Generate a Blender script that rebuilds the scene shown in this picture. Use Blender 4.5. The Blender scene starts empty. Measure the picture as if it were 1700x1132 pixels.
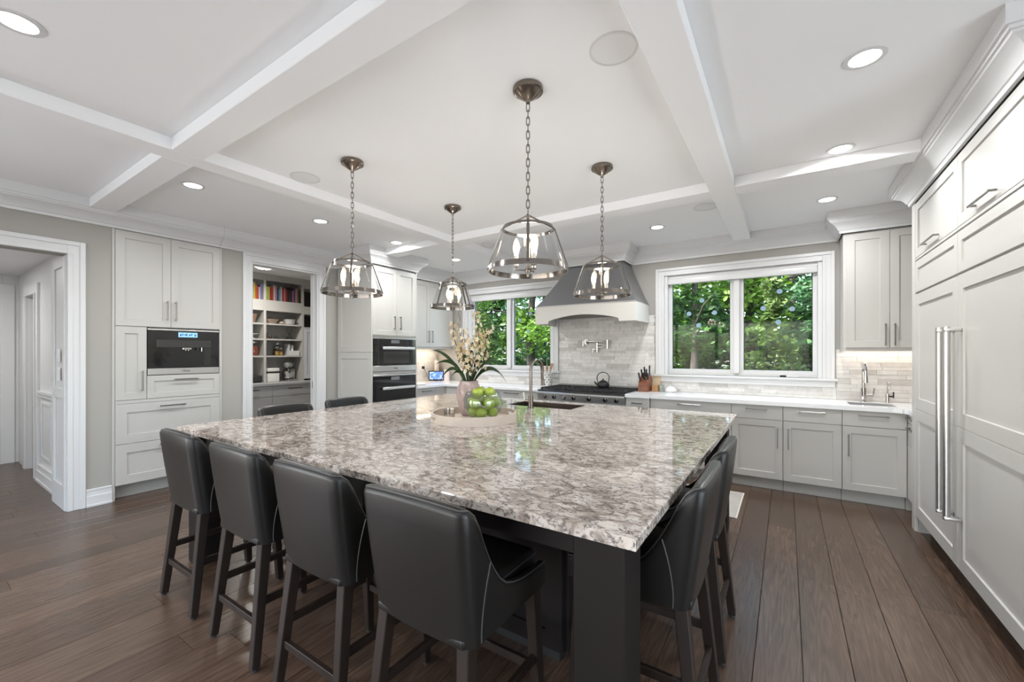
import bpy, math, random
import numpy as np
from mathutils import Vector, Matrix
random.seed(7); np.random.seed(7)
S = bpy.context.scene
COL = S.collection
R = math.radians

# ---------------------------------------------------------------- camera
TH = math.atan2(455, 691)
cd = bpy.data.cameras.new('camera'); cam = bpy.data.objects.new('camera', cd); COL.objects.link(cam)
cam.location = (0, 0, 1.42); cam.rotation_euler = (math.pi/2, 0, TH)
cd.sensor_width = 36; cd.lens = 691/1700*36; cd.shift_y = 19.5/1700; cd.clip_start = .02; cd.clip_end = 300
S.camera = cam
# ---------------------------------------------------------------- world, sun, daylight
W = bpy.data.worlds.new('sky'); S.world = W; W.use_nodes = True
nt = W.node_tree; bg = nt.nodes['Background']
sky = nt.nodes.new('ShaderNodeTexSky'); sky.sky_type = 'NISHITA'; sky.sun_disc = False
sky.sun_elevation = R(48); sky.sun_rotation = R(220); sky.altitude = 100; sky.air_density = 1.0; sky.dust_density = 2.0
nt.links.new(sky.outputs[0], bg.inputs[0]); bg.inputs[1].default_value = 1.0
sl = bpy.data.lights.new('sun', 'SUN'); sl.energy = 15.0; sl.angle = R(1.5); sl.color = (1, .95, .85)
sun = bpy.data.objects.new('sun', sl); COL.objects.link(sun)
sun.rotation_euler = Vector((-.55, -.45, .75)).to_track_quat('Z', 'Y').to_euler(); sun.location = (-10, -10, 20)
def area(name, loc, direction, sx, sy, energy, col=(1, 1, 1), spread=180, parent=None, shape='RECTANGLE'):
    l = bpy.data.lights.new(name, 'AREA'); l.energy = energy; l.color = col; l.shape = shape; l.size = sx
    if shape == 'RECTANGLE': l.size_y = sy
    l.spread = R(spread)
    o = bpy.data.objects.new(name, l); COL.objects.link(o); o.location = loc
    o.rotation_euler = Vector(direction).to_track_quat('-Z', 'Z' if abs(direction[2]) < .9 else 'Y').to_euler()
    if parent: o.parent = parent
    return o
# daylight coming in through big windows assumed behind the camera (built below as window_3, window_4)
area('daylight_near', (-1.9, -3.62, 1.35), (0, 1, .45), 5.0, 2.2, 84, (.88, .94, 1))
area('daylight_right', (3.62, .4, 1.35), (-1, 0, .45), 3.6, 2.2, 155, (.86, .93, 1))
area('added_fill_left', (-5.62, -2.2, 1.35), (1, 0, .45), 1.7, 2.2, 100, (.88, .94, 1))  # unseen lamp added to brighten the left ceiling and the fridge wall
S.view_settings.view_transform = 'Standard'; S.view_settings.look = 'None'
S.view_settings.exposure = -0.03; S.view_settings.gamma = 1; S.view_settings.use_curve_mapping = False

# ---------------------------------------------------------------- mesh helpers
class M:
    def __init__(s): s.v = []; s.f = []
    def poly(s, pts, faces):
        k = len(s.v); s.v += [tuple(p) for p in pts]; s.f += [tuple(i+k for i in f) for f in faces]; return s
    def box(s, x0, x1, y0, y1, z0, z1):
        if x0 > x1: x0, x1 = x1, x0
        if y0 > y1: y0, y1 = y1, y0
        p = [(x0,y0,z0),(x1,y0,z0),(x1,y1,z0),(x0,y1,z0),(x0,y0,z1),(x1,y0,z1),(x1,y1,z1),(x0,y1,z1)]
        return s.poly(p, [(0,3,2,1),(4,5,6,7),(0,1,5,4),(1,2,6,5),(2,3,7,6),(3,0,4,7)])
    def hexa(s, p): return s.poly(p, [(0,3,2,1),(4,5,6,7),(0,1,5,4),(1,2,6,5),(2,3,7,6),(3,0,4,7)])
    def bar(s, p0, p1, w, h, w2=None, h2=None, up=(0,0,1)):
        p0 = Vector(p0); p1 = Vector(p1); d = (p1-p0).normalized(); up = Vector(up)
        if abs(d.dot(up)) > .95: up = Vector((0,1,0))
        a = d.cross(up).normalized(); b = a.cross(d).normalized()
        w2 = w if w2 is None else w2; h2 = h if h2 is None else h2
        q = []
        for p, ww, hh in ((p0,w,h),(p1,w2,h2)):
            q += [p-a*ww/2-b*hh/2, p+a*ww/2-b*hh/2, p+a*ww/2+b*hh/2, p-a*ww/2+b*hh/2]
        return s.poly(q, [(0,1,2,3),(7,6,5,4),(0,4,5,1),(1,5,6,2),(2,6,7,3),(3,7,4,0)])
    def tube(s, pts, r, n=8, closed=False):
        pts = [Vector(p) for p in pts]; k = len(pts); rs = r if isinstance(r, (list, tuple)) else [r]*k
        base = len(s.v); pa = None
        for i, p in enumerate(pts):
            if closed: d = pts[(i+1) % k]-pts[i-1]
            else: d = pts[min(i+1, k-1)]-pts[max(i-1, 0)]
            d.normalize()
            if pa is None:
                up = Vector((0,0,1)) if abs(d.z) < .9 else Vector((1,0,0)); a = d.cross(up).normalized()
            else: a = (pa-d*pa.dot(d)).normalized()
            pa = a; b = d.cross(a)
            for j in range(n):
                t = 2*math.pi*j/n; s.v.append(tuple(p+(a*math.cos(t)+b*math.sin(t))*rs[i]))
        for i in range(k if closed else k-1):
            i2 = (i+1) % k
            for j in range(n):
                j2 = (j+1) % n; s.f.append((base+i*n+j, base+i*n+j2, base+i2*n+j2, base+i2*n+j))
        if not closed:
            s.f.append(tuple(base+j for j in range(n))[::-1]); s.f.append(tuple(base+(k-1)*n+j for j in range(n)))
        return s
    def cyl(s, p0, p1, r0, r1=None, n=16): return s.tube([p0, p1], [r0, r0 if r1 is None else r1], n)
    def lathe(s, prof, n=32, c=(0,0,0), fn=None):
        base = len(s.v)
        for i, (r, z) in enumerate(prof):
            for j in range(n):
                t = 2*math.pi*j/n; rr = r if fn is None else fn(r, z, t)
                s.v.append((c[0]+rr*math.cos(t), c[1]+rr*math.sin(t), c[2]+z))
        for i in range(len(prof)-1):
            for j in range(n):
                j2 = (j+1) % n; s.f.append((base+i*n+j, base+i*n+j2, base+(i+1)*n+j2, base+(i+1)*n+j))
        if prof[0][0] > 1e-5: s.f.append(tuple(base+j for j in range(n))[::-1])
        if prof[-1][0] > 1e-5: s.f.append(tuple(base+(len(prof)-1)*n+j for j in range(n)))
        return s
    def sphere(s, c, r, n=16, sz=1.0):
        k = max(6, n//2); return s.lathe([(max(1e-6, r*math.sin(math.pi*i/k)), -r*sz*math.cos(math.pi*i/k)) for i in range(k+1)], n, c)
    def prism(s, poly, axis, lo, hi):
        n = len(poly)
        def mk(a, b, w): return {'x': (w, a, b), 'y': (a, w, b), 'z': (a, b, w)}[axis]
        pts = [mk(a, b, lo) for a, b in poly]+[mk(a, b, hi) for a, b in poly]
        return s.poly(pts, [tuple(range(n))[::-1], tuple(range(n, 2*n))]+[(i, (i+1) % n, n+(i+1) % n, n+i) for i in range(n)])
    def grid(s, rows, closeu=False):
        base = len(s.v); n = len(rows[0])
        for r in rows: s.v += [tuple(p) for p in r]
        for i in range(len(rows)-1):
            for j in range(n if closeu else n-1):
                j2 = (j+1) % n; s.f.append((base+i*n+j, base+i*n+j2, base+(i+1)*n+j2, base+(i+1)*n+j))
        return s
    def add(s, o, mat=None):
        k = len(s.v); s.v += [tuple(mat @ Vector(p)) if mat else p for p in o.v]; s.f += [tuple(i+k for i in f) for f in o.f]; return s

OFF = {}
def tag(o, label=None, cat=None, group=None, kind=None):
    if label: o['label'] = label
    if cat: o['category'] = cat
    if group: o['group'] = group
    if kind: o['kind'] = kind
    return o
def T(name, label, cat, loc=(0,0,0), group=None):
    e = bpy.data.objects.new(name, None); COL.objects.link(e); e.location = loc; e.empty_display_size = .05
    OFF[e] = Vector(loc); return tag(e, label, cat, group)
def O(name, m, mt, parent=None, smooth=False, bev=0, seg=1, label=None, cat=None, group=None, kind=None, ang=40, sub=0):
    me = bpy.data.meshes.new(name)
    if parent is not None: off = OFF.get(parent, Vector((0,0,0)))
    else:
        a = np.array(m.v); lo = a.min(0); hi = a.max(0); off = Vector(((lo[0]+hi[0])/2, (lo[1]+hi[1])/2, lo[2]))
    me.from_pydata([(p[0]-off[0], p[1]-off[1], p[2]-off[2]) for p in m.v], [], m.f)
    if smooth:
        me.polygons.foreach_set('use_smooth', [True]*len(me.polygons)); me.set_sharp_from_angle(angle=R(ang))
    me.materials.append(mt); me.update()
    o = bpy.data.objects.new(name, me); COL.objects.link(o)
    if parent is not None: o.parent = parent
    else: o.location = off
    OFF[o] = off
    if bev:
        b = o.modifiers.new('bevel', 'BEVEL'); b.width = bev; b.segments = seg; b.limit_method = 'ANGLE'; b.angle_limit = R(30)
        if seg > 1: me.polygons.foreach_set('use_smooth', [True]*len(me.polygons)); b.harden_normals = False
    if sub:
        b = o.modifiers.new('sub', 'SUBSURF'); b.levels = sub; b.render_levels = sub
    return tag(o, label, cat, group, kind)
def ST(name, m, mt, **k): return O(name, m, mt, kind='structure', **k)
def dup(root, loc, rz=0, label=None, parent=None):
    c = root.copy(); COL.objects.link(c)
    if parent is None:
        c.location = loc; c.rotation_euler = (0, 0, rz)
        if label: c['label'] = label
    else: c.parent = parent
    for ch in list(root.children): dup(ch, None, parent=c)
    return c

# ---------------------------------------------------------------- materials
def mat(name, col, rough=.5, metal=0, bump=0, bscale=80, var=0, vscale=4, emit=0, ecol=None, spec=None, coat=0, trans=0, ior=None, sss=0):
    m = bpy.data.materials.new(name); m.use_nodes = True; nt = m.node_tree; b = nt.nodes['Principled BSDF']
    b.inputs['Base Color'].default_value = (*col, 1); b.inputs['Roughness'].default_value = rough; b.inputs['Metallic'].default_value = metal
    if spec is not None: b.inputs['Specular IOR Level'].default_value = spec
    if coat: b.inputs['Coat Weight'].default_value = coat; b.inputs['Coat Roughness'].default_value = .08
    if trans: b.inputs['Transmission Weight'].default_value = trans
    if ior: b.inputs['IOR'].default_value = ior
    if emit: b.inputs['Emission Color'].default_value = (*(ecol or col), 1); b.inputs['Emission Strength'].default_value = emit
    if bump or var:
        tc = nt.nodes.new('ShaderNodeTexCoord')
        if bump:
            n = nt.nodes.new('ShaderNodeTexNoise'); n.inputs['Scale'].default_value = bscale; n.inputs['Detail'].default_value = 3
            bp = nt.nodes.new('ShaderNodeBump'); bp.inputs['Strength'].default_value = bump; bp.inputs['Distance'].default_value = .002
            nt.links.new(tc.outputs['Object'], n.inputs['Vector']); nt.links.new(n.outputs['Fac'], bp.inputs['Height']); nt.links.new(bp.outputs[0], b.inputs['Normal'])
        if var:
            n = nt.nodes.new('ShaderNodeTexNoise'); n.inputs['Scale'].default_value = vscale; n.inputs['Detail'].default_value = 4
            mx = nt.nodes.new('ShaderNodeMix'); mx.data_type = 'RGBA'
            mx.inputs['A'].default_value = (*[c*(1-var) for c in col], 1); mx.inputs['B'].default_value = (*[min(1, c*(1+var)) for c in col], 1)
            nt.links.new(tc.outputs['Object'], n.inputs['Vector']); nt.links.new(n.outputs['Fac'], mx.inputs['Factor']); nt.links.new(mx.outputs['Result'], b.inputs['Base Color'])
    return m
def nodes(m): return m.node_tree.nodes, m.node_tree.links, m.node_tree.nodes['Principled BSDF']
def ramp(N, stops):
    r = N.new('ShaderNodeValToRGB'); e = r.color_ramp.elements
    while len(e) < len(stops): e.new(.5)
    for i, (p, c) in enumerate(stops): e[i].position = p; e[i].color = (*c, 1)
    return r
PAINT = mat('cabinet_paint', (.495, .482, .455), .38, bump=.03, bscale=300)
WALL = mat('greige_wall_paint', (.37, .355, .325), .7, bump=.05, bscale=250)
WHITE = mat('white_trim_paint', (.66, .66, .66), .35, bump=.02, bscale=200)
CEIL = mat('white_ceiling_paint', (.88, .885, .89), .8, bump=.03, bscale=200)
PANTRYW = mat('pantry_wall_paint', (.50, .49, .47), .7, bump=.03, bscale=200)
NICKEL = mat('brushed_nickel', (.27, .255, .24), .3, 1)
POLISH = mat('polished_nickel', (.60, .58, .56), .09, 1)
BRONZE = mat('aged_nickel', (.24, .205, .175), .25, 1)
LANTERN = mat('lantern_nickel', (.27, .24, .215), .16, 1)
STEEL = mat('stainless_steel', (.62, .61, .60), .33, 1, bump=.05, bscale=400)
HOODST = mat('satin_hood_steel', (.36, .36, .37), .36, 1, bump=.06, bscale=120)
BLACKGL = mat('black_oven_glass', (.012, .012, .013), .06, spec=.6)
BLACK = mat('matte_black', (.012, .012, .012), .5)
IRON = mat('cast_iron', (.015, .015, .016), .55, bump=.2, bscale=300)
QWHITE = mat('white_quartz', (.78, .78, .79), .15, var=.04, vscale=9)
LEATHER = mat('charcoal_leather', (.012, .0108, .0098), .33, spec=.36, bump=.2, bscale=500, var=.12, vscale=6)
PIPING = mat('leather_piping', (.06, .058, .056), .4)
DARKWOOD = mat('espresso_wood', (.018, .0112, .0082), .45, spec=.3, bump=.15, bscale=90, var=.35, vscale=14)
ISLANDW = mat('espresso_island_paint', (.010, .0075, .007), .5, spec=.2, bump=.08, bscale=60, var=.2, vscale=6)
CERAM = mat('white_ceramic', (.78, .77, .74), .2)
SCREENB = mat('blue_display', (.2, .45, .75), .2, emit=.55, ecol=(.35, .62, .95))
OUTLETW = mat('white_plastic', (.75, .75, .74), .35)
RUBBER = mat('black_rubber', (.02, .02, .02), .7)
def glassy(name, tint=(1, 1, 1), rough=.0, ior=1.45, base=.0):
    m = bpy.data.materials.new(name); m.use_nodes = True; N = m.node_tree.nodes; L = m.node_tree.links
    N.remove(N['Principled BSDF']); out = N['Material Output']
    tr = N.new('ShaderNodeBsdfTransparent'); tr.inputs[0].default_value = (*tint, 1)
    gl = N.new('ShaderNodeBsdfGlossy'); gl.inputs['Roughness'].default_value = rough
    fr = N.new('ShaderNodeLayerWeight'); fr.inputs[0].default_value = .5
    pw = N.new('ShaderNodeMath'); pw.operation = 'POWER'; pw.inputs[1].default_value = 4.5; L.new(fr.outputs['Facing'], pw.inputs[0])
    ad = N.new('ShaderNodeMath'); ad.operation = 'MULTIPLY_ADD'; ad.use_clamp = True; ad.inputs[1].default_value = .8; ad.inputs[2].default_value = .02+base
    mx = N.new('ShaderNodeMixShader'); L.new(pw.outputs[0], ad.inputs[0]); L.new(ad.outputs[0], mx.inputs[0]); L.new(tr.outputs[0], mx.inputs[1]); L.new(gl.outputs[0], mx.inputs[2])
    L.new(mx.outputs[0], out.inputs[0]); return m
PANE = glassy('window_glass', (.97, .99, .97), base=-.012)
SHADE = glassy('clear_shade_glass', (.95, .95, .95), .02, 1.5, .02)
BOWLGL = glassy('clear_bowl_glass', (.90, .93, .92), .0, 1.5, .05)
def emis(name, col, st):
    m = mat(name, col, .5, emit=st, ecol=col); return m
LENS = emis('light_lens', (1, .96, .9), 12)
BULB = emis('candle_bulb_glow', (1, .86, .66), 28)
SLEEVE = mat('ivory_candle_sleeve', (.75, .70, .60), .5)

def island_quartz():
    m = mat('speckled_island_quartz', (.5, .45, .4), .05, spec=.8); N, L, b = nodes(m)
    tc = N.new('ShaderNodeTexCoord'); mp = N.new('ShaderNodeMapping'); mp.inputs['Rotation'].default_value = (0, 0, .15); mp.inputs['Scale'].default_value = (.9, 1.3, 1)
    L.new(tc.outputs['Object'], mp.inputs[0])
    dn = N.new('ShaderNodeTexNoise'); dn.inputs['Scale'].default_value = 9; dn.inputs['Detail'].default_value = 4
    L.new(mp.outputs[0], dn.inputs['Vector'])
    ma = N.new('ShaderNodeVectorMath'); ma.operation = 'MULTIPLY_ADD'; ma.inputs[1].default_value = (.17, .17, .17)
    L.new(dn.outputs['Color'], ma.inputs[0]); L.new(mp.outputs[0], ma.inputs[2])
    v1 = N.new('ShaderNodeTexVoronoi'); v1.feature = 'DISTANCE_TO_EDGE'; v1.inputs['Scale'].default_value = 19; L.new(ma.outputs[0], v1.inputs['Vector'])
    v2 = N.new('ShaderNodeTexVoronoi'); v2.inputs['Scale'].default_value = 17; L.new(ma.outputs[0], v2.inputs['Vector'])
    n2 = N.new('ShaderNodeTexNoise'); n2.inputs['Scale'].default_value = 8; n2.inputs['Detail'].default_value = 6; n2.inputs['Distortion'].default_value = 2.0; L.new(ma.outputs[0], n2.inputs['Vector'])
    n3 = N.new('ShaderNodeTexNoise'); n3.inputs['Scale'].default_value = 24; n3.inputs['Detail'].default_value = 5; n3.inputs['Distortion'].default_value = 3.5; L.new(mp.outputs[0], n3.inputs['Vector'])
    patch = ramp(N, [(.3, (.17, .135, .11)), (.43, (.34, .285, .245)), (.54, (.50, .44, .39)), (.75, (.62, .57, .52))]); L.new(n2.outputs['Fac'], patch.inputs[0])
    edge = ramp(N, [(.0, (1, 1, 1)), (.055, (.5, .5, .5)), (.12, (0, 0, 0))]); L.new(v1.outputs['Distance'], edge.inputs[0])
    msk = ramp(N, [(.40, (0, 0, 0)), (.56, (1, 1, 1))]); L.new(n3.outputs['Fac'], msk.inputs[0])
    mu = N.new('ShaderNodeMath'); mu.operation = 'MULTIPLY'; L.new(edge.outputs[0], mu.inputs[0]); L.new(msk.outputs[0], mu.inputs[1])
    mx = N.new('ShaderNodeMix'); mx.data_type = 'RGBA'; mx.inputs['B'].default_value = (.07, .06, .058, 1)
    L.new(mu.outputs[0], mx.inputs['Factor']); L.new(patch.outputs[0], mx.inputs['A'])
    dk = ramp(N, [(.57, (0, 0, 0)), (.66, (.8, .8, .8))]); L.new(n3.outputs['Fac'], dk.inputs[0])
    mx2 = N.new('ShaderNodeMix'); mx2.data_type = 'RGBA'; mx2.inputs['B'].default_value = (.14, .12, .11, 1)
    L.new(dk.outputs[0], mx2.inputs['Factor']); L.new(mx.outputs['Result'], mx2.inputs['A'])
    L.new(mx2.outputs['Result'], b.inputs['Base Color']); return m
QISLAND = island_quartz()
def plank_mat():
    m = mat('dark_oak_planks', (.07, .045, .03), .27); N, L, b = nodes(m)
    tc = N.new('ShaderNodeTexCoord'); oi = N.new('ShaderNodeObjectInfo')
    ad = N.new('ShaderNodeVectorMath'); ad.operation = 'MULTIPLY_ADD'; ad.inputs[1].default_value = (37, 53, 0)
    cb = N.new('ShaderNodeCombineXYZ'); L.new(oi.outputs['Random'], cb.inputs[0]); L.new(oi.outputs['Random'], cb.inputs[1])
    L.new(cb.outputs[0], ad.inputs[0]); L.new(tc.outputs['Object'], ad.inputs[2])
    mp = N.new('ShaderNodeMapping'); mp.inputs['Scale'].default_value = (9, .55, 1); L.new(ad.outputs[0], mp.inputs[0])
    n1 = N.new('ShaderNodeTexNoise'); n1.inputs['Scale'].default_value = 1.6; n1.inputs['Detail'].default_value = 2; n1.inputs['Distortion'].default_value = .6; L.new(mp.outputs[0], n1.inputs['Vector'])
    sn = N.new('ShaderNodeMath'); sn.operation = 'MULTIPLY'; sn.inputs[1].default_value = 60; L.new(n1.outputs['Fac'], sn.inputs[0])
    si = N.new('ShaderNodeMath'); si.operation = 'SINE'; L.new(sn.outputs[0], si.inputs[0])
    n2 = N.new('ShaderNodeTexNoise'); n2.inputs['Scale'].default_value = 14; n2.inputs['Detail'].default_value = 5; L.new(mp.outputs[0], n2.inputs['Vector'])
    mr = N.new('ShaderNodeMapRange'); mr.inputs['From Min'].default_value = -1; mr.inputs['From Max'].default_value = 1; mr.inputs['To Min'].default_value = .10; mr.inputs['To Max'].default_value = .30; L.new(si.outputs[0], mr.inputs[0])
    m1 = N.new('ShaderNodeMath'); m1.operation = 'MULTIPLY_ADD'; m1.inputs[1].default_value = .6; L.new(n2.outputs['Fac'], m1.inputs[0]); L.new(mr.outputs[0], m1.inputs[2])
    cr = ramp(N, [(.2, (.050, .029, .019)), (.5, (.080, .049, .033)), (.8, (.120, .077, .053))]); L.new(m1.outputs[0], cr.inputs[0])
    hs = N.new('ShaderNodeHueSaturation'); L.new(cr.outputs[0], hs.inputs['Color'])
    vr = N.new('ShaderNodeMapRange'); vr.inputs['To Min'].default_value = .80; vr.inputs['To Max'].default_value = 1.24; L.new(oi.outputs['Random'], vr.inputs[0]); L.new(vr.outputs[0], hs.inputs['Value'])
    L.new(hs.outputs[0], b.inputs['Base Color'])
    bp = N.new('ShaderNodeBump'); bp.inputs['Strength'].default_value = .25; bp.inputs['Distance'].default_value = .0015; L.new(m1.outputs[0], bp.inputs['Height']); L.new(bp.outputs[0], b.inputs['Normal'])
    return m
PLANK = plank_mat()
def tile_mat():
    m = mat('honed_stone_tile', (.5, .47, .43), .42, bump=.15, bscale=60); N, L, b = nodes(m)
    oi = N.new('ShaderNodeObjectInfo'); tc = N.new('ShaderNodeTexCoord')
    cr = ramp(N, [(0, (.55, .525, .50)), (.12, (.61, .59, .565)), (.2, (.67, .655, .63)), (.6, (.72, .705, .68)), (1, (.76, .745, .72))]); cr.color_ramp.interpolation = 'LINEAR'; L.new(oi.outputs['Random'], cr.inputs[0])
    n = N.new('ShaderNodeTexNoise'); n.inputs['Scale'].default_value = 20; n.inputs['Detail'].default_value = 4; L.new(tc.outputs['Object'], n.inputs['Vector'])
    mx = N.new('ShaderNodeMix'); mx.data_type = 'RGBA'; mx.blend_type = 'MULTIPLY'; mx.inputs['Factor'].default_value = 1
    c2 = ramp(N, [(.3, (.86, .85, .84)), (.7, (1, 1, 1))]); L.new(n.outputs['Fac'], c2.inputs[0]); L.new(cr.outputs[0], mx.inputs['A']); L.new(c2.outputs[0], mx.inputs['B']); L.new(mx.outputs['Result'], b.inputs['Base Color']); return m
TILE = tile_mat()
GROUT = mat('grout', (.52, .50, .47), .8)

# ================================================================ STRUCTURE
XL, YB, XR = -5.37, 5.65, 1.5          # wall planes
ZC, ZB = 2.82, 2.737                   # ceiling, beam underside
XN, YN = 3.5, -3.5                     # room edges behind the camera
# floor and its planks
floor = ST('floor', M().box(-11.2, XN+.1, YN-.1, YB+.1, -.12, -.016), mat('sub_floor', (.06, .04, .028), .5))
w = .187
def planks(x0, x1, y0, y1):
    x = x0
    while x < x1-.01:
        y = y0-random.uniform(0, 1.4); xe = min(x+w, x1)
        while y < y1:
            l = random.choice((2.1, 2.5, 2.9, 1.7)); a = max(y, y0); c = min(y+l, y1)
            if c-a > .12:
                m = M(); g = .0009; h = .0018
                X0, X1, A, C = x+g, xe-g, a+g, c-g
                m.poly([(X0,A,-.015),(X1,A,-.015),(X1,C,-.015),(X0,C,-.015),(X0,A,-h),(X1,A,-h),(X1,C,-h),(X0,C,-h),
                        (X0+h,A,0),(X1-h,A,0),(X1-h,C,0),(X0+h,C,0)],
                       [(0,1,5,4),(1,2,6,5),(2,3,7,6),(3,0,4,7),(4,5,9,8),(5,6,10,9),(6,7,11,10),(7,4,8,11),(8,9,10,11)])
                O('plank', m, PLANK, floor)
            y += l
        x += w
planks(-5.547, 2.2, -.9, 5.13)
planks(-8.35, -5.547, -.9, 1.06)
ST('floor_pantry', M().box(-7.66, -5.55, 2.2, 5.2, -.015, 0), mat('pantry_floor_wood', (.07, .045, .032), .4, var=.3))
ST('floor_rear', M().box(-8.35, XN, YN, -.9, -.015, 0).box(2.2, XN, -.9, 2.6, -.015, 0).box(-11.2, -8.35, -.9, 1.2, -.015, 0), mat('rear_floor_wood', (.075, .048, .034), .4, var=.3))

# walls
ST('wall_left', M().box(-5.52, XL, YN, -3.1, 0, ZC).box(-5.52, XL, -3.1, -1.3, 0, .15).box(-5.52, XL, -3.1, -1.3, 2.45, ZC).box(-5.52, XL, -1.3, -.9, 0, ZC).box(-5.52, XL, -.9, .92, 2.30, ZC).box(-5.52, XL, .92, 1.215, 0, ZC)
   .box(-5.52, XL, 1.215, 2.14, 2.62, ZC).box(-5.52, XL, 2.14, 2.453, 0, ZC).box(-5.52, XL, 2.453, 3.317, 2.515, ZC).box(-5.52, XL, 3.317, YB+.15, 0, ZC), WALL)
W1, W2 = -.50, -3.805                  # window centres
WH, ZS, ZT = .83, 1.14, 2.42           # half opening, sill, head
wb = M().box(-5.37, W2-WH, YB, YB+.15, 0, ZC).box(W2-WH, W2+WH, YB, YB+.15, 0, ZS).box(W2-WH, W2+WH, YB, YB+.15, ZT, ZC)
wb.box(W2+WH, W1-WH, YB, YB+.15, 0, ZC).box(W1-WH, W1+WH, YB, YB+.15, 0, ZS).box(W1-WH, W1+WH, YB, YB+.15, ZT, ZC).box(W1+WH, XR+.15, YB, YB+.15, 0, ZC)
wall_back = ST('wall_back', wb, WALL)
ST('wall_right', M().box(XR, XR+.15, 2.6, YB, 0, ZC).box(XR+.15, XN, 2.6, 2.75, 0, ZC), WALL)
ST('wall_right_near', M().box(XN, XN+.12, YN, -1.4, 0, ZC).box(XN, XN+.12, -1.4, 2.2, 0, .15).box(XN, XN+.12, -1.4, 2.2, 2.45, ZC).box(XN, XN+.12, 2.2, 2.75, 0, ZC), WALL)
ST('wall_near', M().box(-5.52, -4.4, YN-.12, YN, 0, ZC).box(-4.4, .6, YN-.12, YN, 0, .15).box(-4.4, .6, YN-.12, YN, 2.45, ZC).box(.6, XN+.12, YN-.12, YN, 0, ZC), WALL)
def mullions(name, axis, a0, a1, w0, n):
    m = M()
    for i in range(n+1):
        a = a0+(a1-a0)*i/n
        if axis == 'y': m.box(a-.04, a+.04, w0, w0+.06, .15, 2.45)
        else: m.box(w0, w0+.06, a-.04, a+.04, .15, 2.45)
    for z in (.15, 2.37):
        if axis == 'y': m.box(a0, a1, w0+.005, w0+.055, z, z+.08)
        else: m.box(w0+.005, w0+.055, a0, a1, z, z+.08)
    ST(name, m, WHITE)
mullions('window_3', 'y', -4.4, .6, YN-.1, 4); mullions('window_4', 'x', -1.4, 2.2, XN+.02, 3); mullions('added_window_left', 'x', -3.1, -1.3, -5.49, 2)  # the left-wall opening is unseen, added for the extra fill lamp

# ceiling with its beams
ceil = ST('ceiling', M().box(-5.52, XN+.12, YN-.12, YB+.15, ZC, ZC+.15), CEIL)
BX = [(-3.50, -3.33), (-.525, -.342)]; BY = [(1.04, 1.22), (3.735, 3.925)]
for x0, x1 in BX: O('beam', M().box(x0, x1, YN, YB-.11, ZB, ZC-.0005), CEIL, ceil, bev=.003)
for y0, y1 in BY:
    for x0, x1 in ((XL+.1, BX[0][0]), (BX[0][1], BX[1][0]), (BX[1][1], .80 if y0 > 2 else XN)):
        O('beam', M().box(x0+.0005, x1-.0005, y0, y1, ZB, ZC-.0005), CEIL, ceil, bev=.003)

# crown moulding swept round the room (interior on the right of the path)
PROF = [(.0, 2.612), (.018, 2.612), (.022, 2.635), (.030, 2.64), (.034, 2.648), (.046, 2.668), (.064, 2.69), (.088, 2.706), (.094, 2.709), (.098, 2.719), (.108, 2.721), (.110, ZB-.001), (.122, ZB), (.122, ZC-.0005), (.0, ZC-.0005)]
def sweep(path, prof):
    n = len(path); rows = []
    dirs = [(Vector(path[i+1])-Vector(path[i])).normalized() for i in range(n-1)]
    nor = [Vector((d.y, -d.x)) for d in dirs]
    for i in range(n):
        if i == 0: o = nor[0]
        elif i == n-1: o = nor[-1]
        else:
            o = (nor[i-1]+nor[i]); o = o/max(.2, (1+nor[i-1].dot(nor[i])))
        rows.append([(path[i][0]+o.x*d, path[i][1]+o.y*d, z) for d, z in prof])
    m = M(); m.grid(rows, True); k = len(prof)
    m.f.append(tuple(range(k))); m.f.append(tuple(range((n-1)*k, n*k))[::-1]); return m
e = .001
ST('trim_1', sweep([(XL+e, YN), (XL+e, 2.118)], PROF), WHITE, smooth=True, ang=25)
ST('trim_2', sweep([(XL+e, 2.121), (XL+e, 3.592), (-4.60, 3.592), (-4.60, 4.40), (-4.968, 4.40), (-4.968, YB-e), (-2.53, YB-e), (-2.53, 5.29), (-1.76, 5.29), (-1.76, YB-e), (.465, YB-e), (.465, 5.30), (XR-e, 5.30), (XR-e, 4.62), (.856, 4.62), (.856, 2.602), (XN, 2.602)], PROF), WHITE, smooth=True, ang=25)

# door casings, baseboards
def casing_x(name, X, y0, y1, zt, wd, floor_z=0, top=True):        # flat stepped casing on a wall facing +X
    m = M()
    for a, b in ((y0-wd, y0), (y1, y1+wd)):
        ou = a if a < y0 else b; sgn = 1 if a < y0 else -1
        m.box(X, X+.016, a, b, floor_z, zt+wd); m.box(X+.016, X+.026, ou, ou+sgn*wd*.32, floor_z, zt+wd); m.box(X+.016, X+.021, (b if sgn > 0 else a), (b if sgn > 0 else a)-sgn*wd*.3, floor_z, zt+.002)
    m.box(X, X+.016, y0, y1, zt, zt+wd); m.box(X+.016, X+.026, y0-wd*.68, y1+wd*.68, zt+wd*.68, zt+wd); m.box(X+.016, X+.021, y0, y1, zt, zt+wd*.3)
    return ST(name, m, WHITE, bev=.002)
casing_x('trim_3', XL, -.9, .92, 2.305, .115)
casing_x('trim_4', XL, 2.453, 3.317, 2.515, .095)
ST('door_jamb_pantry', M().box(-5.53, XL, 3.297, 3.317, 0, 2.515).box(-5.53, XL, 2.453, 2.473, 0, 2.515).box(-5.53, XL, 2.473, 3.297, 2.495, 2.515).box(-5.46, -5.44, 3.285, 3.297, 0, 2.495), WHITE)
ST('strike_plate', M().box(-5.485, -5.465, 3.2925, 3.2965, .93, 1.03), BLACK)
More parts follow.
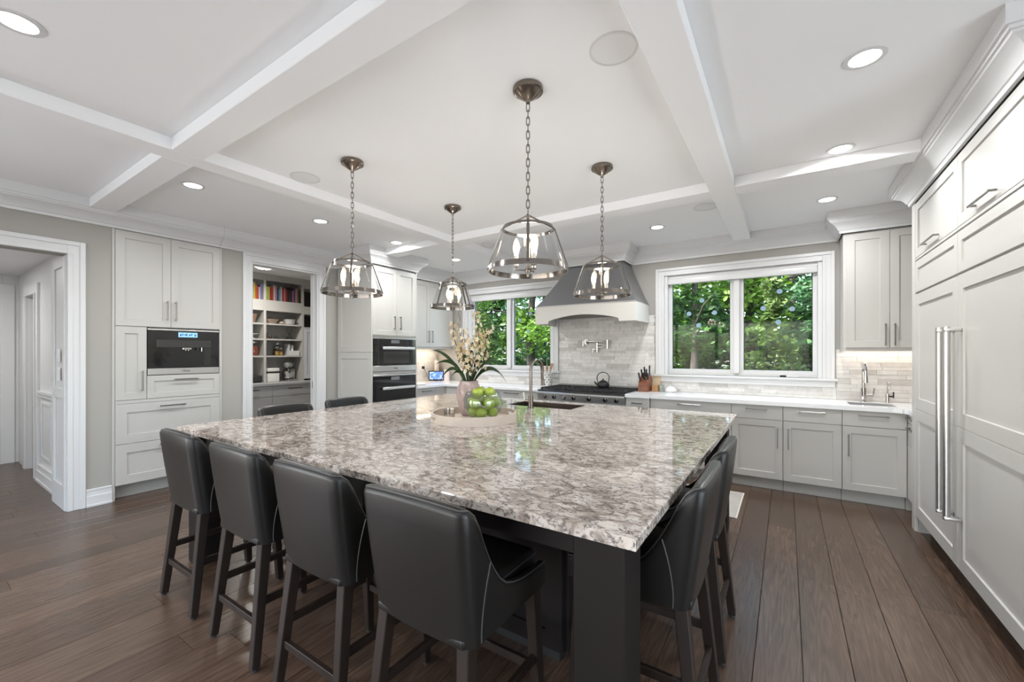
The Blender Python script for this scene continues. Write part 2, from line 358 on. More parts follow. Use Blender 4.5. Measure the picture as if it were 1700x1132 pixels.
ST('baseboard_left', M().box(XL, XL+.016, 1.037, 1.214, 0, .16).box(XL+.016, XL+.026, 1.037, 1.214, 0, .10).box(XL+.016, XL+.020, 1.037, 1.214, .145, .16).box(XL+.026, XL+.034, 1.037, 1.214, 0, .022), WHITE, bev=.002)
# hall beyond the opening
ST('wall_hall_right', M().box(-7.0, -5.90, .99, 1.1, 0, 2.45).box(-7.75, -7.0, .99, 1.1, 2.1, 2.45).box(-8.35, -7.75, .99, 1.1, 0, 2.45).box(-11.2, -8.35, 1.1, 1.2, 0, 2.6), WHITE)
ST('wall_hall_end', M().box(-11.3, -11.2, -1.0, 1.3, 0, 2.6), PANTRYW)
ST('wall_hall_left', M().box(-11.2, -5.52, -1.02, -.92, 0, 2.6), WHITE)
ST('ceiling_hall', M().box(-8.5, -5.52, -.92, 1.2, 2.42, 2.55).box(-11.3, -8.5, -.92, 1.2, 2.6, 2.7), CEIL)
jm = M().box(-5.90, -5.521, .92, 1.1, 0, 2.305).box(-5.521, XL, .914, .9195, 0, 2.299); ST('door_1', jm, WHITE)               # panelled jamb of the opening
def wains(m, x0, x1, y, zs):
    for (a, b) in zs:
        for q in ((x0, x1, a, a+.035), (x0, x1, b-.035, b), (x0, x0+.035, a+.035, b-.035), (x1-.035, x1, a+.035, b-.035)): m.box(q[0], q[1], y-.008, y, q[2], q[3])
m = M()
m.box(-5.88, -5.395, .906, .92, 0, .22); m.box(-5.88, -5.80, .906, .92, .22, 2.29); m.box(-5.47, -5.395, .906, .92, .22, 2.29); m.box(-5.80, -5.47, .906, .92, 1.0, 1.1); m.box(-5.80, -5.47, .906, .92, 2.2, 2.29)
m.box(-5.80, -5.784, .912, .92, .22, 1.0)
ST('trim_5', m, WHITE, bev=.003)
m = M().box(-6.98, -5.905, .965, .99, 0, .18).box(-6.98, -5.905, .955, .965, 0, .12).box(-6.98, -5.905, .945, .955, 0, .03)
m.box(-6.98, -5.905, .955, .99, .97, 1.0).box(-6.98, -5.905, .968, .99, .93, .97)
wains(m, -6.9, -6.46, .99, [(.25, .88)]); wains(m, -6.42, -5.95, .99, [(.25, .88), (1.08, 2.2)])
ST('baseboard_hall', m, WHITE, bev=.002)
ST('trim_6', M().box(-7.11, -7.0, .965, .99, 0, 2.21).box(-7.86, -7.75, .965, .99, 0, 2.21).box(-7.75, -7.11, .965, .99, 2.1, 2.21).box(-7.11, -7.085, .952, .965, 0, 2.1), WHITE, bev=.003)
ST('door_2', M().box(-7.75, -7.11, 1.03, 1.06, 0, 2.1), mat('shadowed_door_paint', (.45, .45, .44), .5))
ST('trim_7', M().box(-8.50, -8.35, .86, 1.10, 0, 2.42).box(-8.50, -8.35, -.92, .86, 2.18, 2.42).box(-8.35, -8.33, .84, .96, 0, 2.18).box(-8.35, -8.33, -.92, .96, 2.18, 2.30), WHITE, bev=.003)
m = M(); wains(m, -10.4, -9.4, 1.10, [(.25, .88)]); m.box(-11.2, -8.52, 1.075, 1.10, 0, .18).box(-11.2, -8.52, 1.07, 1.10, .96, 1.0)
m.box(-11.2, -11.18, -.9, 1.07, 0, .2).box(-11.2, -11.17, -.9, 1.07, .96, 1.0)
ST('baseboard_hall_far', m, WHITE, bev=.002)
sw = T('light_switch', 'white rocker light switch plate, upper of two on the opening jamb', 'switch', (-5.577, .905, 1.395))
O('plate', M().box(-5.615, -5.540, .897, .9055, 1.335, 1.455), OUTLETW, sw, bev=.002); O('rocker', M().box(-5.595, -5.560, .892, .897, 1.36, 1.43), OUTLETW, sw, bev=.002)
dup(sw, (-5.577, .905, 1.225), 0, 'white rocker light switch plate, lower of two on the opening jamb')
# hall light and pantry light
area('hall_light', (-7.2, 0, 2.40), (0, 0, -1), .3, .3, 24, (1, .98, .95)); area('hall_far_light', (-10, 0, 2.55), (0, 0, -1), .4, .4, 22, (1, .97, .93))

# backsplash tiles (children of their wall)
def tiles(parent, axis, plane, a0, a1, z0, z1, sgn):
    z = z0; hs = (.046, .030, .046, .060, .046)
    i = random.randint(0, 4)
    while z < z1-.008:
        h = min(hs[i % 5], z1-z); i += 1
        if z1-(z+h) < .012: h = z1-z
        a = a0-random.uniform(0, .2)
        while a < a1:
            l = random.choice((.16, .22, .28, .32)); s = max(a, a0)+.0008; t = min(a+l, a1)-.0008
            if t-s > .01:
                d = random.uniform(.008, .0115); m = M()
                if axis == 'x': m.box(s, t, plane, plane+sgn*d, z+.0008, z+h-.0008)
                else: m.box(plane, plane+sgn*d, s, t, z+.0008, z+h-.0008)
                O('tile', m, TILE, parent)
            a += l
        z += h
tiles(wall_back, 'x', YB, -2.865, W1-.949, .96, 1.92, -1)
tiles(wall_back, 'x', YB, W1-.949, W1+.949, .921, 1.05, -1)
tiles(wall_back, 'x', YB, W1+.949, XR, .921, 1.455, -1)
tiles(wall_back, 'x', YB, W2-.949, -2.865, .921, 1.05, -1)
wall_left_tiles = ST('backsplash_left', M().box(XL, XL+.004, 4.41, YB-.012, .921, 1.50), GROUT)
tiles(wall_left_tiles, 'y', XL+.004, 4.41, YB-.013, .921, 1.50, 1)

# windows on the back wall
def window(name, xc, casing):
    m = M(); o = WH+.107
    # casing with backband, stool and apron
    for s_ in (-1, 1):
        a, b = sorted((xc+s_*WH, xc+s_*o)); m.box(a, b, YB-.018, YB, ZS, ZT+.095)
        a, b = sorted((xc+s_*o, xc+s_*(o-.034))); m.box(a, b, YB-.030, YB-.018, ZS, ZT+.095)
        a, b = sorted((xc+s_*WH, xc+s_*(WH+.03))); m.box(a, b, YB-.024, YB-.018, ZS, ZT+.03)
    m.box(xc-WH, xc+WH, YB-.018, YB, ZT, ZT+.095); m.box(xc-o+.034, xc+o-.034, YB-.030, YB-.018, ZT+.061, ZT+.095); m.box(xc-WH, xc+WH, YB-.024, YB-.018, ZT, ZT+.03)
    ST(casing, m, WHITE, bev=.003)
    ST(casing+'_sill', M().box(xc-o-.025, xc+o+.025, YB-.055, YB+.06, ZS-.028, ZS), WHITE, bev=.006, seg=2)
    ST(casing+'_apron', M().box(xc-o-.005, xc+o+.005, YB-.030, YB, ZS-.092, ZS-.0285), WHITE, bev=.003)
    fr = M().box(xc-WH, xc-WH+.04, YB, YB+.14, ZS, ZT).box(xc+WH-.04, xc+WH, YB, YB+.14, ZS, ZT).box(xc-WH+.04, xc+WH-.04, YB+.02, YB+.14, ZT-.04, ZT).box(xc-WH+.04, xc+WH-.04, YB+.06, YB+.14, ZS, ZS+.03)
    fr.box(xc-.03, xc+.03, YB+.04, YB+.14, ZS+.03, ZT-.04)
    win = ST(name, fr, WHITE, bev=.002)
    for s_ in (-1, 1):
        a, b = (xc-WH+.04, xc-.03) if s_ < 0 else (xc+.03, xc+WH-.04)
        q = .042; sa = M()
        sa.box(a, a+q, YB+.075, YB+.125, ZS+.03, ZT-.04).box(b-q, b, YB+.075, YB+.125, ZS+.03, ZT-.04).box(a+q, b-q, YB+.075, YB+.125, ZS+.03, ZS+.03+q).box(a+q, b-q, YB+.075, YB+.125, ZT-.04-q, ZT-.04)
        sh = O('sash', sa, WHITE, win, bev=.002)
        ga = M().box(a+q, a+q+.006, YB+.094, YB+.106, ZS+.03+q, ZT-.04-q).box(b-q-.006, b-q, YB+.094, YB+.106, ZS+.03+q, ZT-.04-q)
        O('gasket', ga, RUBBER, sh)
        O('pane', M().box(a+q, b-q, YB+.098, YB+.102, ZS+.03+q, ZT-.04-q), PANE, sh)
    O('blind_cassette', M().box(xc-WH+.041, xc+WH-.041, YB+.005, YB+.06, ZT-.115, ZT-.041), WHITE, win, bev=.008, seg=2)
    return win
win1 = window('window_1', W1, 'trim_8'); win2 = window('window_2', W2, 'trim_9')
DECAL = mat('pale_blue_window_decal', (.25, .38, .48), .6)
def decals(win, pts):
    for (x, z) in pts:
        m = M(); n = 8
        m.prism([(x+.030*math.cos(math.pi*(2*i+1)/n), z+.030*math.sin(math.pi*(2*i+1)/n)) for i in range(n)], 'y', YB+.0955, YB+.0975)
        O('bird_decal', m, DECAL, win)
decals(win1, [(-.895, 2.085), (-1.047, 1.922), (-.748, 1.922), (-.931, 1.771), (-.226, 1.945), (-.064, 2.133), (-.076, 1.775), (.058, 1.922)])
decals(win2, [(-3.634, 1.948), (-3.473, 1.765), (-3.427, 2.045)])
cr = T('window_crank', 'small white folding crank handle on the right window sill', 'window crank', (.02, YB+.05, ZS+.03))
O('base', M().box(-.06, .00, YB+.035, YB+.0595, ZS, ZS+.022), BLACK, cr, bev=.002); O('lever', M().box(.005, .12, YB+.03, YB+.05, ZS, ZS+.016), OUTLETW, cr, bev=.004)

# ================================================================ CABINETS
class Fr:
    def __init__(s, o, u, n): s.o = Vector(o); s.u = Vector(u); s.n = Vector(n)
    def p(s, u, v, w): return tuple(s.o+s.u*u+s.n*w+Vector((0, 0, v)))
    def box(s, m, u0, u1, v0, v1, w0, w1):
        a = s.p(u0, v0, w0); b = s.p(u1, v1, w1)
        return m.box(a[0], b[0], a[1], b[1], min(a[2], b[2]), max(a[2], b[2]))
def shaker(m, F, u0, u1, v0, v1, t=.02, st=.066, rec=.010, w0=0.0):
    if st is None: return F.box(m, u0, u1, v0, v1, w0, w0+t)
    st = min(st, (u1-u0)*.34, (v1-v0)*.34); k = .003
    def loop(d, w): return [F.p(u0+d, v0+d, w0+w), F.p(u1-d, v0+d, w0+w), F.p(u1-d, v1-d, w0+w), F.p(u0+d, v1-d, w0+w)]
    pts = loop(0, 0)+loop(0, t-.0015)+loop(.0015, t)+loop(st, t)+loop(st+k, t-rec)
    fs = [(3, 2, 1, 0)]
    for a in range(4):
        for i in range(4): j = (i+1) % 4; fs.append((a*4+i, a*4+j, a*4+4+j, a*4+4+i))
    fs.append((16, 17, 18, 19))
    if F.u.cross(Vector((0, 0, 1))).dot(F.n) < 0: fs = [f[::-1] for f in fs]
    return m.poly(pts, fs)
def pull(F, kind, c, a0, a1, mt, parent, w0=.02, th=.011, out=.034):
    m = M()
    if kind == 'h':
        F.box(m, a0, a1, c-th/2, c+th/2, w0+out-th, w0+out)
        for a in (a0+.006, a1-.018): F.box(m, a, a+.012, c-th/2, c+th/2, w0, w0+out-th)
    else:
        F.box(m, c-th/2, c+th/2, a0, a1, w0+out-th, w0+out)
        for a in (a0+.006, a1-.018): F.box(m, c-th/2, c+th/2, a, a+.012, w0, w0+out-th)
    return O('handle', m, mt, parent, bev=.002)
def front(parent, F, u0, u1, v0, v1, name='door', st=.066, h=None, mt=None):
    d = O(name, shaker(M(), F, u0, u1, v0, v1, st=st), mt or PAINT, parent)
    if h: pull(F, h[0], h[1], h[2], h[3], NICKEL, d)
    return d
G = .0015
# --- tall coffee cabinet built into the left wall
F = Fr((XL, 0, 0), (0, 1, 0), (1, 0, 0))
cc = T('coffee_cabinet', 'tall greige built-in cabinet holding the black coffee machine', 'cabinet', (XL-.3, 1.675, 0))
b = M().box(-5.97, XL-.001, 1.237, 2.113, .14, 1.188).box(-5.97, XL-.001, 1.237, 1.47, 1.188, 1.678).box(-5.97, -5.85, 1.47, 2.113, 1.188, 1.678).box(-5.97, XL-.001, 1.237, 2.113, 1.678, 2.61)
O('body', b, PAINT, cc)
O('toe_kick', M().box(-5.97, -5.47, 1.237, 2.113, 0, .14), PAINT, cc)
for a, c in ((1.2155, 1.2355), (2.1145, 2.1395)): O('side_stile', M().box(-5.97, XL+.012, a, c, 0, 2.61), PAINT, cc, bev=.002)
front(cc, F, 1.237, 1.668-G, 1.682, 2.598, h=('v', 1.633, 1.753, 1.953)); front(cc, F, 1.668+G, 2.113, 1.682, 2.598, h=('v', 1.705, 1.753, 1.953))
front(cc, F, 1.237, 1.470, .960, 1.676, h=('v', 1.432, 1.04, 1.243))
front(cc, F, 1.474, 2.113, .960, 1.188, 'drawer', .055, h=('h', 1.143, 1.69, 1.90))
O('rail', F.box(M(), 1.237, 2.113, .926, .956, 0, .016), PAINT, cc)
front(cc, F, 1.237, 2.113, .535, .922, 'drawer', .085, h=('h', .878, 1.57, 1.79)); front(cc, F, 1.237, 2.113, .143, .531, 'drawer', .085, h=('h', .487, 1.57, 1.79))
# --- coffee machine
cm = T('coffee_machine', 'black glass built-in coffee machine with blue display and steel strips', 'coffee machine', (-5.6, 1.793, 1.19))
O('housing', M().box(-5.84, XL+.002, 1.476, 2.110, 1.1895, 1.675), BLACK, cm)
fp = O('glass_front', M().box(XL+.002, XL+.014, 1.478, 2.108, 1.262, 1.648), BLACKGL, cm, bev=.002)
O('top_strip', M().box(XL+.002, XL+.016, 1.478, 2.108, 1.650, 1.668), STEEL, cm, bev=.002); O('bottom_strip', M().box(XL+.002, XL+.016, 1.478, 2.108, 1.196, 1.260), STEEL, cm, bev=.002)
O('spout_bridge', M().box(XL+.014, XL+.022, 1.55, 2.03, 1.475, 1.555), mat('dark_glass_band', (.03, .03, .03), .25), cm, bev=.002)
sc = O('display', M().box(XL+.014, XL+.0165, 1.732, 1.902, 1.585, 1.635), SCREENB, cm)
m = M()
for i, y in enumerate((1.745, 1.765, 1.785, 1.80, 1.825, 1.845, 1.875)): m.box(XL+.0165, XL+.0172, y, y+(.010 if i % 2 else .014), 1.596+(i % 3)*.004, 1.618+(i % 2)*.006)
O('display_marks', m, mat('display_ink', (.05, .12, .3), .3), sc)
O('coffee_spout', M().box(XL+.022, XL+.05, 1.76, 1.84, 1.452, 1.473).box(XL+.03, XL+.045, 1.785, 1.795, 1.44, 1.452).box(XL+.03, XL+.045, 1.808, 1.818, 1.44, 1.452), POLISH, cm, bev=.003)
O('water_spout', M().cyl((XL+.034, 1.935, 1.475), (XL+.034, 1.935, 1.435), .006, n=10), POLISH, cm, smooth=True)
O('steam_spout', M().cyl((XL+.034, 1.895, 1.475), (XL+.034, 1.895, 1.445), .008, n=10), BLACK, cm, smooth=True)
O('recess', M().box(XL+.0142, XL+.0152, 1.965, 2.03, 1.272, 1.473), BLACK, cm)
def lettering(txt, size, loc, rot, mt, parent, name='lettering'):
    c = bpy.data.curves.new('txt', 'FONT'); c.body = txt; c.size = size; c.extrude = .0004; c.align_x = 'CENTER'; c.align_y = 'CENTER'
    t = bpy.data.objects.new('txt', c); COL.objects.link(t); dg = bpy.context.evaluated_depsgraph_get(); dg.update()
    me = bpy.data.meshes.new_from_object(t.evaluated_get(dg)); bpy.data.objects.remove(t)
    o = bpy.data.objects.new(name, me); COL.objects.link(o); me.materials.clear(); me.materials.append(mt)
    o.parent = parent; o.rotation_euler = rot; o.location = Vector(loc)-OFF[parent]; return o
INK = mat('dark_lettering', (.05, .05, .05), .5)
lettering('Miele', .034, (XL+.0168, 1.80, 1.229), (R(90), 0, R(90)), INK, cm)

# --- oven tower
ot = T('oven_tower', 'tall greige cabinet housing the two stacked black ovens', 'cabinet', (-4.99, 3.995, 0))
XF = -4.62
b = M().box(XL+.001, XF, 3.612, 4.385, .12, .595).box(XL+.001, -5.2, 3.612, 4.385, .595, 1.64).box(XL+.001, XF, 3.612, 4.385, 1.64, 2.61).box(XL+.13, XF, 3.612, 4.385, 1.126, 1.157)
O('body', b, PAINT, ot); O('toe_kick', M().box(XL+.001, XF-.07, 3.612, 4.385, 0, .12), PAINT, ot)
Fo = Fr((XF, 0, 0), (0, 1, 0), (1, 0, 0))
O('end_panel', M().box(XL+.001, XF+.018, 4.387, 4.405, 0, 2.61), PAINT, ot)
sp = M(); Fs = Fr((0, 3.611, 0), (1, 0, 0), (0, -1, 0))
for a, c in ((.0, 1.424), (1.427, 2.61)):
    pn = O('side_panel', shaker(M(), Fs, XL+.03, XF+.02, a, c, st=.085), PAINT, ot)
front(ot, Fo, 3.614, 4.022, 1.66, 2.585, h=('v', 3.972, 1.746, 1.932)); front(ot, Fo, 4.026, 4.384, 1.66, 2.585, h=('v', 4.078, 1.746, 1.932))
front(ot, Fo, 3.614, 4.384, .125, .590, 'drawer', .08, h=('h', .53, 3.88, 4.12))
def oven(label, z0, z1, hz, strip, logo):
    o = T('wall_oven', label, 'oven', (-4.9, 4.0, z0))
    O('cavity', M().box(-5.19, XF, 3.625, 4.375, z0+.002, z1-.002), BLACK, o)
    gz0 = z0+(.085 if strip else .01)
    g = O('door_glass', M().box(XF, XF+.022, 3.616, 4.382, gz0, z1-.03), BLACKGL, o, bev=.002)
    O('top_strip', M().box(XF, XF+.024, 3.616, 4.382, z1-.028, z1-.004), STEEL, o, bev=.002)
    if strip:
        bs = O('bottom_strip', M().box(XF, XF+.024, 3.616, 4.382, z0+.006, z0+.083), STEEL, o, bev=.002)
        lettering('Miele', .034, (XF+.0248, 4.0, z0+.045), (R(90), 0, R(90)), INK, bs)
        [O('side_joint', M().box(XF+.0221, XF+.0228, y_, y_+.004, gz0, z1-.03), mat('joint_grey', (.06, .06, .06), .4), o) for y_ in (3.70, 4.30)]
        O('viewing_window', M().box(XF+.0222, XF+.0230, 3.79, 4.25, gz0+.03, gz0+.19), mat('smoked_window', (.035, .035, .034), .12), o)
    hb = O('handle', M().box(XF+.052, XF+.068, 3.75, 4.33, hz-.018, hz+.018), mat('satin_aluminium', (.72, .72, .72), .35, .6), o, bev=.004)
    [O('bracket', M().box(XF+.022, XF+.052, y_, y_+.02, hz-.012, hz+.012), STEEL, hb) for y_ in (3.78, 4.28)]
    O('control_display', M().box(XF+.0222, XF+.0232, 3.92, 4.07, z1-.085, z1-.04), mat('grey_display', (.12, .12, .13), .2, emit=.05, ecol=(.7, .75, .8)), o)
oven('upper black glass wall oven with steel strip below its door', 1.158, 1.638, 1.484, True, 1)
oven('lower black glass wall oven with white bar handle behind the island', .597, 1.125, .930, False, 0)

# --- left run base and wall cabinets
def base_cab(name_label, F, u0, u1, rows, depth, off=(0, 0), h_z=(.12, .878), toe=True, hid=False):
    a = F.p(u0+.001, h_z[0], -depth); c = F.p(u1-.001, h_z[1], -.0005)
    t = T('base_cabinet', name_label, 'cabinet', ((a[0]+c[0])/2, (a[1]+c[1])/2, 0), 'base cabinets')
    O('body', M().box(a[0], c[0], a[1], c[1], a[2], c[2]), PAINT, t)
    if toe:
        a = F.p(u0+.001, 0, -depth); c = F.p(u1-.001, .119, -.055); O('toe_kick', M().box(a[0], c[0], a[1], c[1], a[2], c[2]), PAINT, t)
    for r in rows: front(t, F, u0+r[0]*(u1-u0)+G, u0+r[1]*(u1-u0)-G, r[2], r[3], r[4], r[5], h=r[6] if len(r) > 6 else None)
    return t
FL = Fr((-4.62, 0, 0), (0, 1, 0), (1, 0, 0))
base_cab('base cabinet between the oven tower and the corner, with one drawer', FL, 4.407, 4.80, [(0, 1, .725, .876, 'drawer', None, ('h', .835, 4.50, 4.70)), (0, 1, .123, .72, 'door', .066)], .74)
base_cab('corner base cabinet below the digital photo screen', FL, 4.802, 5.055, [(0, 1, .725, .876, 'drawer', None), (0, 1, .123, .72, 'door', .066)], .74)
FB = Fr((0, 5.06, 0), (1, 0, 0), (0, -1, 0))
base_cab('base cabinet under the left window, next to the corner', FB, -4.597, -3.75, [(0, 1, .725, .876, 'drawer', None, ('h', .835, -4.3, -4.05)), (0, .5, .123, .72, 'door', .066), (.5, 1, .123, .72, 'door', .066)], .585)
base_cab('base cabinet just left of the steel range', FB, -3.748, -2.866, [(0, 1, .725, .876, 'drawer', None, ('h', .835, -3.45, -3.2)), (0, .5, .123, .72, 'door', .066), (.5, 1, .123, .72, 'door', .066)], .585)
FB2 = Fr((0, 5.03, 0), (1, 0, 0), (0, -1, 0))
base_cab('narrow base cabinet just right of the steel range', FB2, -1.636, -1.352, [(0, 1, .725, .876, 'drawer', None, ('h', .815, -1.56, -1.43)), (0, 1, .123, .72, 'door', .06)], .615)
base_cab('wide drawer base cabinet half hidden behind the island corner', FB, -1.348, -.494, [(0, 1, .725, .876, 'drawer', None, ('h', .835, -1.04, -.80)), (0, 1, .425, .72, 'drawer', .066), (0, 1, .123, .42, 'drawer', .066)], .585)
base_cab('base cabinet with a right-hand door handle, under the window', FB, -.492, -.027, [(0, 1, .732, .876, 'drawer', None, ('h', .835, -.36, -.16)), (0, 1, .123, .727, 'door', .066, ('v', -.072, .447, .654))], .585)
base_cab('base cabinet with a left-hand door handle, left of the bar sink', FB, -.025, .445, [(0, 1, .732, .876, 'drawer', None, ('h', .835, .10, .32)), (0, 1, .123, .727, 'door', .066, ('v', .02, .447, .654))], .585)
base_cab('base cabinet below the steel bar sink', FB, .447, .902, [(0, 1, .732, .876, 'drawer', None, ('h', .835, .56, .78)), (0, 1, .123, .727, 'door', .066, ('v', .492, .447, .654))], .585, h_z=(.12, .66))
FR_ = Fr((.925, 0, 0), (0, 1, 0), (-1, 0, 0))
base_cab('sliver of drawer cabinet beside the tall fridge panel', FR_, 4.622, 5.055, [(0, 1, .80, .876, 'drawer', None, ('h', .85, 4.72, 4.95)), (0, 1, .60, .795, 'drawer', None, ('h', .76, 4.72, 4.95)), (0, 1, .123, .595, 'drawer', None)], .57)
# worktops
m = M().prism([(XL+.001, 4.407), (-4.575, 4.407), (-4.575, 5.0), (-2.866, 5.0), (-2.866, YB-.001), (XL+.001, YB-.001)], 'z', .88, .92)
O('worktop', m, QWHITE, bev=.004, label='white quartz worktop running round the left corner to the range', cat='worktop')
SX0, SX1, SY0, SY1 = .515, .86, 5.16, 5.47
m = M()
arc = [(.89-.09+.09*math.sin(a), 5.005-.09+.09*math.cos(a)) for a in [math.pi/2*i/6 for i in range(7)]]
outer = [(-1.636, 4.975), (-1.350, 4.975), (-1.350, 5.005), (.80, 5.005)]+arc[1:]+[(.89, 4.622), (XR-.001, 4.622), (XR-.001, YB-.012), (-1.636, YB-.012)]
# split round the sink cut-out
def slab(m, pts): m.prism(pts, 'z', .88, .92)
slab(m, [(-1.636, 4.975), (-1.350, 4.975), (-1.350, 5.005), (SX0, 5.005), (SX0, YB-.012), (-1.636, YB-.012)])
slab(m, [(SX0, 5.005), (.80, 5.005)]+[p for p in arc[1:] if p[0] < SX1]+[(SX1, 4.965), (SX1, SY0), (SX0, SY0)])
slab(m, [(SX1, 4.965)]+[p for p in arc if p[0] > SX1]+[(.89, 4.622), (XR-.001, 4.622), (XR-.001, YB-.012), (SX1, YB-.012)])
slab(m, [(SX0, SY1), (SX1, SY1), (SX1, YB-.012), (SX0, YB-.012)])
O('worktop', m, QWHITE, label='white quartz worktop under the right window, holding the bar sink', cat='worktop')
bs = T('bar_sink', 'small steel undermount bar sink in the white worktop', 'sink', ((SX0+SX1)/2, (SY0+SY1)/2, .7))
m = M().box(SX0+.001, SX0+.006, SY0+.001, SY1-.001, .70, .915).box(SX1-.006, SX1-.001, SY0+.001, SY1-.001, .70, .915).box(SX0+.006, SX1-.006, SY0+.001, SY0+.006, .70, .915).box(SX0+.006, SX1-.006, SY1-.006, SY1-.001, .70, .915).box(SX0+.006, SX1-.006, SY0+.006, SY1-.006, .70, .706)
O('basin', m, STEEL, bs); O('drain', M().cyl(((SX0+SX1)/2, 5.32, .706), ((SX0+SX1)/2, 5.32, .71), .035, n=20), POLISH, bs, smooth=True)
def arcpts(c, r, a0, a1, n, plane):
    o = []
    for i in range(n+1):
        a = a0+(a1-a0)*i/n; o.append((c[0]+plane[0]*r*math.cos(a), c[1]+plane[1]*r*math.cos(a), c[2]+r*math.sin(a)))
    return o
bf = T('bar_faucet', 'polished nickel gooseneck faucet with side lever at the bar sink', 'faucet', (.66, 5.53, .92))
O('base', M().cyl((.66, 5.53, .9205), (.66, 5.53, .93), .032, n=20).cyl((.66, 5.53, .93), (.66, 5.53, 1.06), .024, n=20), POLISH, bf, smooth=True)
O('spout', M().tube([(.66, 5.53, 1.06), (.66, 5.53, 1.22)]+arcpts((.66, 5.455, 1.24), .075, 0, math.pi, 10, (0, 1))+[(.66, 5.38, 1.20)], .013, 12), POLISH, bf, smooth=True)
O('spray_head', M().cyl((.66, 5.38, 1.20), (.66, 5.38, 1.12), .016, .019, n=14), POLISH, bf, smooth=True)
O('lever', M().cyl((.66, 5.53, .985), (.735, 5.53, .985), .018, n=14).bar((.735, 5.53, .985), (.745, 5.53, 1.06), .012, .012), POLISH, bf, smooth=True)
wf = T('filter_tap', 'small polished filtered-water tap to the right of the bar faucet', 'faucet', (.845, 5.53, .92))
O('base', M().cyl((.845, 5.53, .9205), (.845, 5.53, 1.01), .017, .014, n=16), POLISH, wf, smooth=True)
O('spout', M().tube([(.845, 5.53, 1.01), (.845, 5.53, 1.09)]+arcpts((.845, 5.49, 1.09), .04, 0, math.pi, 8, (0, 1))+[(.845, 5.45, 1.06)], .007, 10), POLISH, wf, smooth=True)
O('lever', M().cyl((.845, 5.53, .985), (.89, 5.53, .985), .008, n=10).cyl((.89, 5.53, .97), (.89, 5.53, 1.03), .006, n=10), BLACK, wf, smooth=True)

def wall_cab(label, F, u0, u1, z0, z1, depth, fronts):
    a = F.p(u0, z0, -depth); c = F.p(u1, z1, -.0005)
    t = T('wall_cabinet', label, 'cabinet', ((a[0]+c[0])/2, (a[1]+c[1])/2, z0), 'wall cabinets')
    O('body', M().box(a[0], c[0], a[1], c[1], z0+.03, z1), PAINT, t)
    m = M(); F.box(m, u0, u1, z0, z0+.029, -.022, -.001); F.box(m, u0, u0+.02, z0, z0+.029, -depth, -.022)
    O('light_rail', m, PAINT, t)
    for f in fronts: front(t, F, f[0]+G, f[1]-G, z0+.035, z1-.015, h=('v', f[2], f[3], f[4]) if len(f) > 2 else None)
    return t
t = wall_cab('greige wall cabinet in the left corner above the photo screen', Fr((-4.99, 0, 0), (0, 1, 0), (1, 0, 0)), 4.407, 5.635, 1.485, 2.61, .378, [(4.44, 5.058, 5.016, 1.588, 1.786), (5.058, 5.633, 5.102, 1.588, 1.786)])
area('undercabinet_light', (-5.2, 5.0, 1.508), (0, 0, -1), .06, 1.0, 5, (1, .82, .6), parent=None)
t = wall_cab('greige wall cabinet above the bar sink, right of the window', Fr((0, 5.32, 0), (1, 0, 0), (0, -1, 0)), .478, XR-.001, 1.435, 2.61, .317, [(.50, .827, .795, 1.49, 1.70), (.827, 1.165, .862, 1.49, 1.70), (1.165, XR-.001)])
O('toe_filler', M().box(.904, .985, 5.10, 5.2, 0, .119), PAINT, t)
area('undercabinet_light', (.95, 5.56, 1.46), (0, 0, -1), .9, .05, 2.1, (1, .86, .74))

# --- tall fridge wall on the right
FX = Fr((.877, 0, 0), (0, 1, 0), (-1, 0, 0))
def tall(label, cat, y0, y1, z0, z1, name='tall_cabinet'):
    t = T(name, label, cat, (1.19, (y0+y1)/2, z0)); O('body', M().box(.8775, XR-.001, y0, y1, z0, z1), PAINT, t); return t
t = tall('tall greige end panel between the fridge wall and the sink worktop', 'panel', 4.523, 4.618, 0, 2.61, 'end_panel'); O('stile', M().box(.855, .877, 4.523, 4.618, 0, 2.61), PAINT, t, bev=.003)
def fridge(label, y0, y1, hy):
    t = tall(label, 'refrigerator', y0, y1, .13, 2.143, 'panelled_refrigerator')
    O('plinth', M().box(.95, XR-.001, y0, y1, 0, .13), BLACK, t)
    front(t, FX, y0+.002, y1-.002, 1.895, 2.140, 'grille_panel', .06)
    m = M(); shaker(m, FX, y0+.002, y1-.002, .979, 1.880, st=.085); shaker(m, FX, y0+.002, y1-.002, .135, .977, st=.085); d = O('door', m, PAINT, t)
    h = O('handle', M().cyl((.793, hy, .43), (.793, hy, 1.575), .017, n=18), STEEL, d, smooth=True)
    for z in (.44, 1.555): O('bracket', M().bar((.778, hy, z), (.856, hy, z), .036, .022), STEEL, h, bev=.006, seg=2)
    return t
fridge('panelled freezer column with tall steel handle, next to the sink corner', 3.549, 4.521, 3.615)
fridge('panelled refrigerator column with tall steel handle at the frame edge', 2.625, 3.546, 3.475)
for y0, y1, hh, lb in ((3.549, 4.521, (3.90, 4.22), 'overhead lift-up cabinet above the freezer column'), (2.625, 3.546, (2.98, 3.27), 'overhead lift-up cabinet above the refrigerator column at the frame edge')):
    t = tall(lb, 'cabinet', y0, y1, 2.146, 2.61, 'overhead_cabinet'); O('rail', FX.box(M(), y0+.001, y1-.001, 2.147, 2.166, 0, .022), PAINT, t, bev=.002)
    front(t, FX, y0+.002, y1-.002, 2.17, 2.600, h=('h', 2.215, *hh))
t = tall('tall greige panel closing the near end of the fridge wall', 'panel', 2.603, 2.623, 0, 2.61, 'end_panel')

